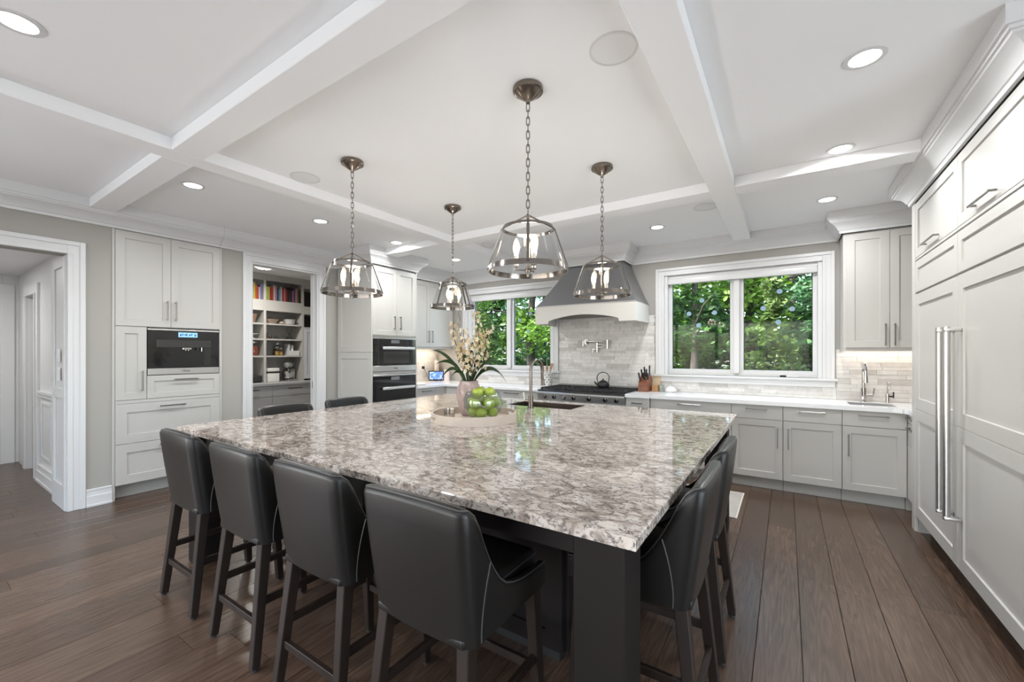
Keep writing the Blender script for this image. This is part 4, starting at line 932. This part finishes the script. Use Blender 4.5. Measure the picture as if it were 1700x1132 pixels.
# tablet / photo screen, outlet, cord, candles in the left corner
tb = T('photo_screen', 'small black digital photo screen glowing blue in the left corner', 'screen', (-5.17, 5.42, ZW))
q = Matrix.Translation((-5.17, 5.42, ZW+.008)) @ Matrix.Rotation(R(52), 4, 'Z') @ Matrix.Rotation(R(-12), 4, 'X')
def xf(m, q): r = M(); r.add(m, q); return r
O('bezel', xf(M().box(-.135, .135, 0, .012, .004, .175), q), BLACK, tb, bev=.002)
scn = mat('blue_photo', (.1, .2, .6), .2, emit=.9, ecol=(.12, .28, .8)); N, L, bb = nodes(scn)
n_ = N.new('ShaderNodeTexNoise'); n_.inputs['Scale'].default_value = 18; tc_ = N.new('ShaderNodeTexCoord'); L.new(tc_.outputs['Object'], n_.inputs['Vector'])
rr_ = ramp(N, [(.35, (.03, .08, .5)), (.5, (.12, .25, .85)), (.62, (.65, .75, .95))]); L.new(n_.outputs['Fac'], rr_.inputs[0]); L.new(rr_.outputs[0], bb.inputs['Emission Color'])
O('display', xf(M().box(-.118, .118, -.001, 0, .022, .157), q), scn, tb)
O('stand', xf(M().box(-.05, .05, .012, .05, .004, .03), q), BLACK, tb)
ol = T('wall_outlet', 'outlet with a black plug on the left corner backsplash', 'outlet', (XL+.02, 5.25, 1.16))
O('plate', M().box(XL+.016, XL+.022, 5.215, 5.285, 1.10, 1.215), OUTLETW, ol, bev=.002); O('plug', M().box(XL+.022, XL+.06, 5.235, 5.275, 1.135, 1.185), BLACK, ol, bev=.004)
O('power_cord', M().tube([(XL+.06, 5.255, 1.15), (XL+.09, 5.27, 1.08), (XL+.10, 5.31, .98), (XL+.12, 5.36, .926)], .003, 6), BLACK, smooth=True, label='thin black cord running from the plug to the photo screen', cat='cord')
PINKW = mat('pale_pillar_wax', (.75, .66, .62), .6)
for x, y, h, r, lb in ((-5.27, 5.53, .36, .042, 'tall pale pillar candle behind the photo screen'), (-5.05, 5.56, .20, .05, 'short pale pillar candle right of the photo screen')):
    t = T('pillar_candle', lb, 'candle', (x, y, ZW)); O('wax', M().lathe([(r, 0), (r, h-.004), (r-.005, h), (r*.5, h-.004), (1e-5, h-.006)], 24, (x, y, ZW)), PINKW, t, smooth=True, ang=50); O('wick', M().cyl((x, y, ZW+h-.007), (x, y, ZW+h+.008), .0015, n=6), BLACK, t)
O('flat_dish', M().lathe([(1e-5, 0), (.11, 0), (.13, .012), (.125, .014), (.105, .004), (1e-5, .004)], 32, (-4.80, 4.62, ZW)), CERAM, smooth=True, label='flat white dish on the worktop beside the oven tower', cat='dish')
# polka dot crock with wooden utensils
ck = T('utensil_crock', 'white crock with black dots holding wooden spoons, left of the range', 'crock', (-2.975, 5.46, ZW)); cx, cy = -2.975, 5.46
O('pot', M().lathe([(.068, 0), (.078, .01), (.083, .19), (.086, .20), (.082, .205), (.077, .195), (.07, .012), (1e-5, .010)], 36, (cx, cy, ZW)), CERAM, ck, smooth=True, ang=50)
for j in range(5):
    for i in range(9):
        a = 2*math.pi*(i+.5*(j % 2))/9; z = .03+.036*j; r = .0785+.005*z/.19; m = M(); nrm = Vector((math.cos(a), math.sin(a), 0)); c_ = Vector((cx, cy, ZW+z))+nrm*r
        O('dot', m.cyl(c_-nrm*.002, c_+nrm*.0012, .008, n=10), BLACK, ck)
WOODS = mat('light_utensil_wood', (.45, .26, .13), .55, var=.25, vscale=20)
for i, (a, ln, kind, lb) in enumerate([(200, .33, 0, 'leftmost wooden spoon in the dotted crock'), (250, .30, 1, 'wooden spatula in the middle of the dotted crock'), (300, .31, 0, 'short wooden spoon leaning forward in the dotted crock'), (10, .34, 1, 'wooden spatula leaning right in the dotted crock'), (60, .32, 0, 'wooden spoon at the back of the dotted crock')]):
    d = Vector((math.cos(R(a)), math.sin(R(a)), 0)); p0 = Vector((cx, cy, ZW+.016))+d*.004; p1 = Vector((cx, cy, ZW+ln))+d*.085
    t = T('wooden_spoon' if kind == 0 else 'wooden_spatula', lb, 'utensil', p0, 'wooden utensils in the crock')
    O('shaft', M().tube([p0+d*.02, p0.lerp(p1, .75)], [.005, .006], 8), WOODS, t, smooth=True)
    e_ = p0.lerp(p1, .75); O('head', M().bar(e_, p1, .010, .016, .012, .042, up=d) if kind else M().tube([e_, e_.lerp(p1, .3), e_.lerp(p1, .6), p1], [.006, .018, .022, .006], 10), WOODS, t, smooth=True)
# teapot on the grate
tx, ty, tz = -2.06, 5.36, .9465
tp = T('iron_teapot', 'black cast iron teapot with a hoop handle on the range', 'teapot', (tx, ty, tz))
O('pot', M().lathe([(.05, 0), (.075, .012), (.085, .035), (.082, .06), (.06, .082), (.045, .088), (1e-5, .088)], 32, (tx, ty, tz)), IRON, tp, smooth=True, ang=60)
ld = O('lid', M().lathe([(.046, .0885), (.044, .094), (.02, .103), (1e-5, .105)], 24, (tx, ty, tz)), IRON, tp, smooth=True); O('knob', M().sphere((tx, ty, tz+.115), .011, 12), IRON, ld, smooth=True)
O('spout', M().tube([Vector((tx, ty, tz+.045))-rv*.07, Vector((tx, ty, tz+.06))-rv*.10, Vector((tx, ty, tz+.088))-rv*.115], [.016, .012, .008], 10), IRON, tp, smooth=True)
O('hoop_handle', M().tube([Vector((tx, ty, tz+.07))-rv*.072]+[Vector((tx, ty, tz+.135+.075*math.sin(a)))+rv*(-.082*math.cos(a)) for a in [math.pi*i/12 for i in range(13)]]+[Vector((tx, ty, tz+.07))+rv*.072], .0055, 8), IRON, tp, smooth=True)
# knife block and knives
CHER = mat('cherry_wood', (.20, .07, .035), .4, var=.3, vscale=16)
kb = T('knife_block', 'reddish cherry wood knife block right of the range', 'knife block', (-1.535, 5.47, ZW)); X0, X1 = -1.60, -1.47
O('block', M().prism([(5.40, ZW), (5.57, ZW), (5.57, ZW+.19), (5.53, ZW+.21), (5.40, ZW+.10)], 'x', X0, X1), CHER, kb, bev=.004)
O('step', M().box(X0+.005, X1-.005, 5.372, 5.399, ZW, ZW+.07), CHER, kb, bev=.003)
n_b = Vector((0, -.64, .77)).normalized()
kn = [(-1.58, .25, .12), (-1.56, .55, .13), (-1.535, .35, .11), (-1.535, .75, .14), (-1.51, .6, .13), (-1.49, .3, .11), (-1.485, .85, .15)]
kl = ['leftmost', 'second', 'third', 'tallest middle', 'fifth', 'low right', 'rightmost']
for (x, f, ln), lb in zip(kn, kl):
    p = Vector((x, 5.40+.13*f, ZW+.10+.11*f))+n_b*.002; d = (n_b+Vector(((x+1.535)*2.2, .25, .2))).normalized()
    t = T('kitchen_knife', lb+' black-handled knife in the cherry knife block', 'knife', p, 'knives in the block')
    O('handle', M().bar(p+d*.012, p+d*(ln), .014, .022, .016, .026, up=(0, 1, 0)), BLACK, t, bev=.004, seg=2); O('bolster', M().bar(p, p+d*.0115, .012, .02), STEEL, t)
MAPLE = mat('honey_wood', (.42, .22, .09), .5, var=.25, vscale=14)
O('wooden_box', M().box(-1.455, -1.375, 5.50, 5.58, ZW, ZW+.075), MAPLE, bev=.004, label='small honey-coloured wooden box beside the knife block', cat='box')
bd = M().prism([(5.59, ZW), (5.605, ZW), (5.632, ZW+.22), (5.617, ZW+.22)], 'x', -1.47, -1.37); O('cutting_board', bd, mat('pale_board_wood', (.55, .42, .27), .55, var=.2), bev=.003, label='pale cutting board leaning on the tile behind the knife block', cat='board')
gj = M().lathe([(.038, 0), (.042, .05), (.036, .09), (.033, .09), (.036, .01), (1e-5, .008)], 24, (-1.335, 5.50, ZW)); O('glass_jar', gj, BOWLGL, smooth=True, label='small clear glass jar beside the wooden box', cat='jar')
gd = T('garlic_keeper', 'white ceramic dome with a small knob under the window', 'ceramic jar', (-1.225, 5.53, ZW))
O('dome', M().lathe([(.062, 0), (.074, .012), (.072, .03), (.055, .055), (.03, .07), (1e-5, .074)], 32, (-1.225, 5.53, ZW)), CERAM, gd, smooth=True, ang=60); O('knob', M().sphere((-1.225, 5.53, ZW+.084), .012, 12), CERAM, gd, smooth=True)
# runner rug
rg_ = mat('pale_grey_rug', (.45, .42, .39), .95, bump=.8, bscale=260, var=.25, vscale=6)
rr = T('runner_rug', 'pale grey runner rug between the island and the base cabinets', 'rug', (-1.6, 4.41, 0)); O('pile', M().box(-2.85, -.365, 4.03, 4.79, .0005, .008), rg_, rr, bev=.002); O('fringe_border', M().box(-.3645, -.350, 4.03, 4.79, .0005, .007).box(-2.865, -2.8505, 4.03, 4.79, .0005, .007), mat('rug_edge', (.6, .57, .53), .95), rr)

# ================================================================ PANTRY
ST('wall_pantry', M().box(-7.80, -7.68, 2.1, 5.3, 0, 2.75).box(-7.68, -5.53, 2.15, 2.2, 0, 2.75).box(-7.68, -5.53, 5.2, 5.3, 0, 2.75), PANTRYW)
ST('ceiling_pantry', M().box(-7.68, -5.521, 2.2, 5.2, 2.75, 2.8), CEIL)
pu = T('pantry_shelving', 'white built-in pantry shelving with books and bowls', 'shelving', (-7.49, 3.9, .92))
XS, XP = -7.67, -7.30
ys = [(2.62, 3.534, 3.573), (3.573, 4.187, 4.232), (4.255, 4.75, 4.79)]
for y in (2.585, 3.553, 4.21, 4.77): O('upright', M().box(XS, XP, y-.02, y+.02, .921, 2.75), PAINT, pu)
O('back_board', M().box(XS-.008, XS, 2.565, 4.79, .921, 2.75), PANTRYW, pu)
zsh = [1.345, 1.632, 1.893]
for a, c in ((2.606, 3.532), (3.574, 4.189)):
    for z in zsh: O('shelf', M().box(XS, XP-.002, a, c, z, z+.026), PAINT, pu)
    O('shelf', M().box(XS, XP, a, c, 2.13, 2.31), PAINT, pu); O('valance', M().box(XP-.02, XP, a, c, 2.64, 2.75), PAINT, pu)
O('niche_shelf', M().box(XS, XP, 4.231, 4.749, 1.86, 1.885).box(XS, XP, 4.231, 4.749, 2.12, 2.26).box(XP-.02, XP, 4.231, 4.749, 2.58, 2.75), PAINT, pu)
O('cupboard_door', shaker(M(), Fr((XP-.02, 0, 0), (0, 1, 0), (1, 0, 0)), 4.231, 4.749, .95, 1.858, st=.06), mat('cool_white_door', (.62, .64, .68), .4), pu)
O('niche_shade_panel', M().box(XS+.02, XS+.05, 4.24, 4.74, 1.89, 2.115).box(XS+.02, XS+.05, 4.24, 4.74, 2.265, 2.575), mat('niche_shade', (.06, .05, .045), .5), pu)  # dark sheets stand in for the shade inside the open niche
GREYC = mat('grey_pantry_paint', (.42, .42, .42), .4)
O('worktop', M().box(-7.67, -7.03, 2.21, 4.79, .88, .92), GREYC, label='grey pantry worktop below the shelves', cat='worktop', bev=.003)
Fp = Fr((-7.07, 0, 0), (0, 1, 0), (1, 0, 0))
for i, (a, c, lb) in enumerate(((2.22, 2.88, 'pantry base cabinet hidden left of the doorway'), (2.882, 3.545, 'left grey pantry base cabinet seen through the doorway'), (3.547, 4.30, 'right grey pantry base cabinet seen through the doorway'))):
    t = T('pantry_cabinet', lb, 'cabinet', (-7.35, (a+c)/2, 0), 'pantry base cabinets'); O('body', M().box(-7.67, -7.071, a, c, 0, .878), GREYC, t)
    d = O('drawer', shaker(M(), Fp, a+.002, c-.002, .70, .875, st=None), GREYC, t); pull(Fp, 'h', .82, (a+c)/2-.12, (a+c)/2+.12, BLACK, d)
    O('door', shaker(M(), Fp, a+.002, c-.002, .12, .695, st=None), GREYC, t)
sd = T('pantry_side_cabinet', 'low white cabinet against the right side of the pantry', 'cabinet', (-6.6, 4.6, 0)); O('body', M().box(-7.02, -6.2, 4.33, 5.19, 0, .86), PAINT, sd); O('top', M().box(-7.02, -6.18, 4.31, 5.19, .86, .885), WHITE, sd); O('door', shaker(M(), Fr((0, 4.329, 0), (1, 0, 0), (0, -1, 0)), -7.0, -6.22, .1, .84), PAINT, sd)
# books
cols = [(.62, .22, .04), (.5, .05, .03), (.55, .6, .62), (.65, .5, .05), (.55, .12, .03), (.45, .04, .03), (.6, .6, .55), (.25, .22, .5)]
cols2 = [(.42, .5, .06), (.45, .42, .1), (.33, .03, .03), (.40, .05, .04), (.6, .5, .48), (.4, .25, .28), (.05, .06, .14), (.16, .28, .36), (.5, .5, .5), (.35, .03, .04), (.55, .2, .2), (.28, .03, .03), (.03, .03, .03), (.05, .05, .05), (.08, .04, .04), (.5, .12, .25), (.10, .12, .25), (.4, .4, .42), (.45, .15, .06), (.05, .04, .04)]
PAGE = mat('book_pages', (.7, .66, .58), .8); cn = {0: 'orange', 1: 'red', 2: 'pale', 3: 'yellow', 4: 'rust', 5: 'crimson', 6: 'white', 7: 'violet'}
names2 = ['lime green', 'olive', 'dark red', 'red', 'cream', 'mauve', 'navy', 'steel blue', 'grey', 'maroon', 'rose', 'deep red', 'black', 'charcoal', 'dark brown', 'pink', 'indigo', 'silver', 'rust', 'dark end']
def shelf_books(y0, y1, cl, nm, where):
    y = y0+.006; n = len(cl); wd = (y1-y0-.02)/n
    for i, cl_ in enumerate(cl):
        th = wd*random.uniform(.8, .98); h = random.uniform(.20, .275); dp = random.uniform(.17, .22)
        t = T('book', '%s book spine on the %s pantry shelf, number %d from the left' % (nm[i], where, i+1), 'book', (XP-.12, y+th/2, 2.3105), 'books on the top pantry shelf')
        bm_ = mat('book_cover', [c_*.62 for c_ in cl_], .5); O('cover', M().box(XP-.02-dp, XP-.02, y, y+.003, 2.3105, 2.3105+h).box(XP-.02-dp, XP-.02, y+th-.003, y+th, 2.3105, 2.3105+h).box(XP-.023, XP-.02, y+.003, y+th-.003, 2.3105, 2.3105+h), bm_, t)
        O('pages', M().box(XP-.017-dp, XP-.0235, y+.0032, y+th-.0032, 2.314, 2.3065+h), PAGE, t); y += wd
shelf_books(3.30, 3.53, cols, ['orange', 'crimson', 'pale grey', 'yellow', 'rust', 'bright red', 'white', 'violet'], 'left top')
shelf_books(3.578, 4.185, cols2, names2, 'middle top')
# crockery and appliances
def lath(name, lb, cat, prof, x, y, z, mt, parts=()):
    return O(name, M().lathe(prof, 28, (x, y, z)), mt, smooth=True, ang=60, label=lb, cat=cat)
TERR = mat('pale_terracotta', (.55, .42, .33), .6); DKBR = mat('dark_brown_glaze', (.05, .03, .02), .4); JARG = glassy('storage_jar_glass', (.85, .86, .85), .02, 1.5, .05)
z1_, z2_, z3_ = zsh[2]+.0265, zsh[1]+.0265, zsh[0]+.0265
bowl = [(.05, 0), (.06, .004), (.115, .075), (.12, .08), (.11, .078), (.055, .012), (1e-5, .01)]
lath('clay_bowl', 'wide pale clay bowl on the upper middle pantry shelf', 'bowl', bowl, -7.43, 3.72, z1_, TERR)
lath('brown_gourd', 'dark brown gourd lying in the pale clay bowl', 'gourd', [(1e-5, 0), (.045, .02), (.06, .05), (.04, .085), (1e-5, .095)], -7.43, 3.72, z1_+.018, DKBR)
lath('serving_bowl', 'white ceramic serving bowl on the upper middle pantry shelf', 'bowl', [(.06, 0), (.085, .02), (.095, .09), (.105, .095), (.09, .095), (.08, .02), (1e-5, .015)], -7.43, 4.03, z1_, CERAM)
lath('small_shell', 'small cream shell ornament between the two pantry bowls', 'ornament', [(.03, 0), (.045, .02), (.03, .04), (1e-5, .05)], -7.38, 3.875, z1_, TERR)
lath('basket', 'brown woven basket on the left upper pantry shelf', 'basket', [(.05, 0), (.07, .08), (.09, .15), (.085, .15), (.065, .08), (1e-5, .006)], -7.43, 3.40, z1_, mat('wicker', (.25, .15, .1), .8, bump=.8, bscale=90))
lath('cake_stand', 'white cake stand on the left second pantry shelf', 'cake stand', [(.06, 0), (.03, .02), (.02, .06), (.10, .075), (.11, .085), (1e-5, .085)], -7.43, 3.40, z2_, CERAM)
for y, h, r, lb, mt in ((3.615, .16, .028, 'dark glass bottle at the left of the second pantry shelf', DKBR), (3.70, .08, .022, 'small dark jar beside the dark bottle in the pantry', DKBR), (3.80, .06, .04, 'low glass dish on the second pantry shelf', JARG), (3.90, .10, .025, 'glass salt shaker on the second pantry shelf', JARG)):
    lath('pantry_bottle' if h > .1 else 'pantry_jar', lb, 'bottle' if h > .1 else 'jar', [(r*.9, 0), (r, .01), (r, h*.6), (r*.55, h*.8), (r*.5, h), (1e-5, h)], -7.42, y, z2_, mt)
rv_ = T('reed_diffuser', 'round black vase with thin reeds on the second pantry shelf', 'diffuser', (-7.42, 4.03, z2_)); O('vase', M().sphere((-7.42, 4.03, z2_+.033), .033, 18), BLACK, rv_, smooth=True)
for i in range(6): a = i*1.05; O('reed', M().cyl((-7.42, 4.03, z2_+.06), (-7.42+.05*math.cos(a), 4.03+.07*math.sin(a), z2_+.19), .0025, n=6), STEMM, rv_)
PASTA = mat('dry_pasta', (.5, .3, .08), .7, var=.4, vscale=60); SPICE = mat('red_spice', (.28, .05, .025), .7, var=.4, vscale=60); GRAIN = mat('dark_grain', (.12, .05, .03), .8, var=.4, vscale=60)
def jar(lb, x, y, z, r, h, fill, fm):
    t = T('storage_jar', lb, 'jar', (x, y, z), 'jars on the third pantry shelf')
    O('glass', M().lathe([(r*.95, 0), (r, .008), (r, h*.72), (r*.72, h*.84), (r*.72, h*.88), (1e-5, h*.88)], 24, (x, y, z)), JARG, t, smooth=True, ang=50)
    O('contents', M().lathe([(1e-5, .004), (r*.9, .005), (r*.94, h*fill), (1e-5, h*fill)], 20, (x, y, z)), fm, t, smooth=True); O('lid', M().lathe([(r*.74, h*.8805), (r*.76, h*.98), (r*.3, h), (1e-5, h)], 20, (x, y, z)), STEEL, t, smooth=True, ang=50)
jar('small storage jar of golden pasta on the third pantry shelf', -7.36, 3.78, z3_, .035, .15, .5, PASTA); jar('second small jar of golden pasta on the third pantry shelf', -7.37, 3.855, z3_, .034, .13, .5, PASTA)
jar('large storage jar of dark grain behind the pasta jars', -7.50, 3.86, z3_, .065, .22, .55, GRAIN); jar('tall storage jar of red spice on the left third pantry shelf', -7.42, 3.43, z3_, .07, .24, .65, SPICE); jar('slim empty storage jar at the left of the third pantry shelf', -7.42, 3.62, z3_, .025, .16, .1, GRAIN)
cr_ = T('white_caddy', 'white box caddy with a small white figure on the third pantry shelf', 'caddy', (-7.42, 4.08, z3_)); O('back', M().box(-7.50, -7.34, 3.975, 3.99, z3_, z3_+.20), WHITE, cr_); O('tray', M().box(-7.50, -7.34, 3.991, 4.17, z3_, z3_+.085), WHITE, cr_, bev=.004)
O('figure', M().lathe([(.03, 0), (.025, .06), (.04, .075), (.02, .1), (1e-5, .11)], 16, (-7.42, 4.07, z3_+.0855)), CERAM, cr_, smooth=True)
bn = T('bread_bin', 'white bread bin with a black band on the pantry worktop', 'bread bin', (-7.4, 3.70, ZW))
O('bin', M().box(-7.50, -7.31, 3.60, 3.80, ZW, ZW+.155), CERAM, bn, bev=.012, seg=3); O('band', M().box(-7.505, -7.305, 3.595, 3.815, ZW+.1555, ZW+.175), BLACK, bn, bev=.003); O('lid', M().box(-7.50, -7.31, 3.60, 3.80, ZW+.1755, ZW+.235), CERAM, bn, bev=.012, seg=3)
mx_ = T('stand_mixer', 'silver stand mixer with steel bowl on the pantry worktop', 'mixer', (-7.4, 4.02, ZW)); MIX = mat('silver_enamel', (.45, .45, .45), .22, .7)
O('base', M().box(-7.50, -7.28, 3.93, 4.12, ZW, ZW+.03), MIX, mx_, bev=.012, seg=3); O('column', M().bar((-7.46, 4.10, ZW+.0305), (-7.46, 4.09, ZW+.22), .09, .08, .08, .075), MIX, mx_, bev=.015, seg=3)
O('head', M().tube([(-7.48, 4.12, ZW+.28), (-7.45, 4.08, ZW+.285), (-7.39, 3.99, ZW+.285), (-7.345, 3.93, ZW+.28), (-7.335, 3.915, ZW+.28)], [.03, .062, .064, .05, .02], 16), MIX, mx_, smooth=True)
O('bowl', M().lathe([(.045, .031), (.085, .07), (.10, .15), (.105, .17), (.1, .17), (.08, .07), (1e-5, .04)], 28, (-7.375, 3.985, ZW)), POLISH, mx_, smooth=True, ang=60); O('whisk_shaft', M().cyl((-7.375, 3.985, ZW+.22), (-7.375, 3.985, ZW+.08), .012, n=10), STEEL, mx_, smooth=True)
ts = T('toaster', 'dark steel toaster at the left of the pantry worktop', 'toaster', (-7.4, 3.42, ZW)); O('shell', M().box(-7.50, -7.32, 3.33, 3.525, ZW+.02, ZW+.12), mat('dark_steel', (.1, .1, .1), .35, .8), ts, bev=.02, seg=3); O('foot', M().box(-7.49, -7.33, 3.345, 3.51, ZW, ZW+.0195), BLACK, ts)
wk = T('whisk_holder', 'glass jar of steel kitchen tools standing behind the toaster', 'jar', (-7.56, 3.42, ZW)); O('glass', M().lathe([(.06, 0), (.065, .2), (.06, .2), (.055, .01), (1e-5, .008)], 24, (-7.58, 3.42, ZW)), JARG, wk, smooth=True)
for i in range(4): a = i*1.6; O('tool', M().cyl((-7.58, 3.42, ZW+.012), (-7.58+.05*math.cos(a), 3.42+.06*math.sin(a), ZW+.30), .006, n=8), STEEL, wk)
pl = T('pantry_ceiling_light', 'white dome ceiling light inside the pantry', 'ceiling light', (-6.6, 3.2, 2.75)); O('dome', M().lathe([(1e-5, -.07), (.08, -.062), (.13, -.035), (.15, -.0005), (1e-5, -.0005)], 32, (-6.6, 3.2, 2.75)), emis('pantry_dome_glow', (1, .97, .92), 3), pl, smooth=True); O('finial', M().sphere((-6.6, 3.2, 2.672), .012, 10), NICKEL, pl, smooth=True)
area('pantry_light', (-6.6, 3.2, 2.66), (0, 0, -1), .25, .25, 9, (1, .96, .9), 170, None, 'DISK').data.energy = 28

# ================================================================ OUTDOORS
ST('ground', M().box(-60, 40, YB+.16, 70, -.9, -.55), mat('forest_floor', (.035, .05, .015), .95, bump=1, bscale=8, var=.6, vscale=2))
def leaf_mat(name, a, bcol, c_):
    m = bpy.data.materials.new(name); m.use_nodes = True; N, L = m.node_tree.nodes, m.node_tree.links; b = N['Principled BSDF']; b.inputs['Roughness'].default_value = .45
    tc = N.new('ShaderNodeTexCoord'); n = N.new('ShaderNodeTexNoise'); n.inputs['Scale'].default_value = 1.3; n.inputs['Detail'].default_value = 8; n.inputs['Roughness'].default_value = .8
    L.new(tc.outputs['Object'], n.inputs['Vector']); r = ramp(N, [(.32, a), (.5, bcol), (.68, c_)]); L.new(n.outputs['Fac'], r.inputs[0]); L.new(r.outputs[0], b.inputs['Base Color'])
    tl = N.new('ShaderNodeBsdfTranslucent'); L.new(r.outputs[0], tl.inputs[0]); mx = N.new('ShaderNodeMixShader'); mx.inputs[0].default_value = .4
    L.new(b.outputs[0], mx.inputs[1]); L.new(tl.outputs[0], mx.inputs[2]); L.new(mx.outputs[0], N['Material Output'].inputs[0]); return m
LF = [leaf_mat('fresh_leaves', (.05, .12, .02), (.13, .26, .03), (.30, .42, .06)), leaf_mat('deep_leaves', (.02, .06, .018), (.05, .13, .03), (.11, .22, .05)), leaf_mat('blue_green_leaves', (.03, .08, .035), (.07, .17, .07), (.14, .27, .09))]
GLOSSLEAF = leaf_mat('glossy_shrub_leaves', (.05, .10, .025), (.12, .20, .05), (.34, .40, .16))
BARK = mat('grey_bark', (.06, .05, .04), .9, bump=1, bscale=25, var=.4, vscale=6)
def leaves(name, centres, radii, count, size, mt, parent, aspect=.5, kind='stuff'):
    c_ = np.array(centres); rd = np.array(radii); idx = np.random.randint(0, len(c_), count)
    d = np.random.normal(size=(count, 3)); d /= np.linalg.norm(d, axis=1)[:, None]; rr_ = np.random.uniform(.35, 1, (count, 1))**.6
    P = c_[idx]+d*rr_*rd[idx]; u = np.random.normal(size=(count, 3)); u[:, 2] *= .5; u /= np.linalg.norm(u, axis=1)[:, None]
    w_ = np.random.normal(size=(count, 3)); w_[:, 2] *= .35; w_ -= (w_*u).sum(1)[:, None]*u; w_ /= np.linalg.norm(w_, axis=1)[:, None]; nn = np.cross(u, w_)
    s_ = size*np.random.uniform(.6, 1.3, (count, 1)); a = s_*.5; bq = s_*.5*aspect; cup = s_*.10
    off = np.array(OFF[parent]) if parent is not None else np.zeros(3)
    V = np.stack([P-u*a, P-u*a*.3+w_*bq+nn*cup, P+u*a*.5+w_*bq*.7+nn*cup, P+u*a, P+u*a*.5-w_*bq*.7+nn*cup, P-u*a*.3-w_*bq+nn*cup], 1).reshape(-1, 3)-off
    me = bpy.data.meshes.new(name); n = count; me.vertices.add(n*6); me.vertices.foreach_set('co', V.ravel()); base = np.arange(n)[:, None]*6
    F_ = np.concatenate([base+np.array([[0, 1, 2, 3]]), base+np.array([[0, 3, 4, 5]])], 1).reshape(-1, 4)
    me.loops.add(F_.size); me.loops.foreach_set('vertex_index', F_.ravel()); me.polygons.add(len(F_)); me.polygons.foreach_set('loop_start', np.arange(len(F_))*4); me.polygons.foreach_set('loop_total', np.full(len(F_), 4)); me.update(calc_edges=True); me.validate()
    me.materials.append(mt); o = bpy.data.objects.new(name, me); COL.objects.link(o); o['kind'] = kind
    if parent is not None: o.parent = parent
    return o
def tree(x, y, h, r, lb, mt, n=2600, size=.22, low=.9):
    t = T('forest_tree', lb, 'tree', (x, y, -.55), 'trees of the wood behind the house'); pts = [(x+random.uniform(-.15, .15)*i/4, y+random.uniform(-.15, .15)*i/4, -.6+h*i/5) for i in range(6)]
    O('trunk', M().tube(pts, [r*(1-.13*i) for i in range(6)], 10), BARK, t, smooth=True)
    for k in range(4):
        a = random.uniform(0, 6.3); z = random.uniform(1.6, 3.6); O('branch', M().tube([(x, y, z), (x+.8*math.cos(a), y+.8*math.sin(a), z+.5), (x+1.7*math.cos(a), y+1.7*math.sin(a), z+.7)], [r*.35, r*.2, .01], 6), BARK, t, smooth=True)
    cs, rs = [], []
    for k in range(16): a = random.uniform(0, 6.3); q = random.uniform(0, 1.9); z = low+(h-low)*random.random()**1.2; cs.append((x+q*math.cos(a), y+q*math.sin(a), z)); rs.append((random.uniform(.6, 1.1), random.uniform(.6, 1.1), random.uniform(.25, .45)))
    leaves('crown', cs, rs, n, size, mt, t); return t
where = [('far left behind the left window', -13.5, 15), ('behind the left half of the left window', -10.8, 13), ('left of the mullion of the left window', -9.4, 17), ('right of the mullion of the left window', -8.0, 13.5), ('between the two windows, behind the hood', -6.2, 16), ('left of the right window', -4.4, 14), ('at the left edge of the right window', -3.1, 17), ('in the left pane of the right window', -2.2, 13), ('deeper in the left pane of the right window', -1.6, 18.5), ('behind the mullion of the right window', -.9, 15), ('in the right pane of the right window', .2, 18), ('at the right edge of the right window', 1.5, 14), ('right of the right window', 3.2, 16), ('far left and deeper in the wood', -15.5, 21)]
for i, (lb, x, y) in enumerate(where): tree(x, y, random.uniform(6, 7.5), random.uniform(.10, .2), ['fresh green', 'deep green', 'blue-green'][i % 3]+' leafy tree '+lb, LF[i % 3], low=1.6 if i % 2 else 1.1)
cs, rs = [], []
for i in range(230): cs.append((random.uniform(-26, 9), random.uniform(19, 26), -.3+7.8*random.random()**1.5)); rs.append((1.6, 1.0, .9))
tag(leaves('woodland_edge', cs, rs, 48000, .36, LF[1], None), 'dense green woodland backdrop beyond the trees', 'foliage')
cs, rs = [], []
for i in range(60): cs.append((random.uniform(-16, 4), random.uniform(10, 16), random.uniform(-.5, .3))); rs.append((.7, .6, .4))
tag(leaves('undergrowth', cs, rs, 9000, .2, LF[2], None), 'low green undergrowth on the forest floor', 'foliage')
def shrub(x, y, lb, cs, rs, n, size):
    t = T('garden_shrub', lb, 'shrub', (x, y, -.55), 'shrubs outside the windows')
    for k in range(6): c_ = cs[(k*2) % len(cs)]; O('stem', M().tube([(x, y, -.6), ((x+c_[0])/2+random.uniform(-.1, .1), (y+c_[1])/2, c_[2]*.5), c_], [.03, .02, .006], 6), BARK, t, smooth=True)
    leaves('foliage', cs, rs, n, size, GLOSSLEAF, t, .7)
cs = [(-.12+random.uniform(-.33, .33), 7.0+random.uniform(-.25, .25), z) for z in np.linspace(.2, 1.75, 11)]+[(-.22+random.uniform(-.12, .12), 7.0, z) for z in (1.9, 2.1, 2.35, 2.6)]
shrub(-.15, 7.0, 'glossy leafed shrub close outside the right pane of the right window', cs, [(.25, .22, .17)]*11+[(.14, .14, .14)]*4, 1900, .085)
cs = [(-5.55+random.uniform(-.25, .25), 7.1+random.uniform(-.2, .2), z) for z in np.linspace(.2, 2.7, 13)]
shrub(-5.5, 7.1, 'tall glossy shrub close outside the left pane of the left window', cs, [(.26, .22, .2)]*13, 2200, .085)
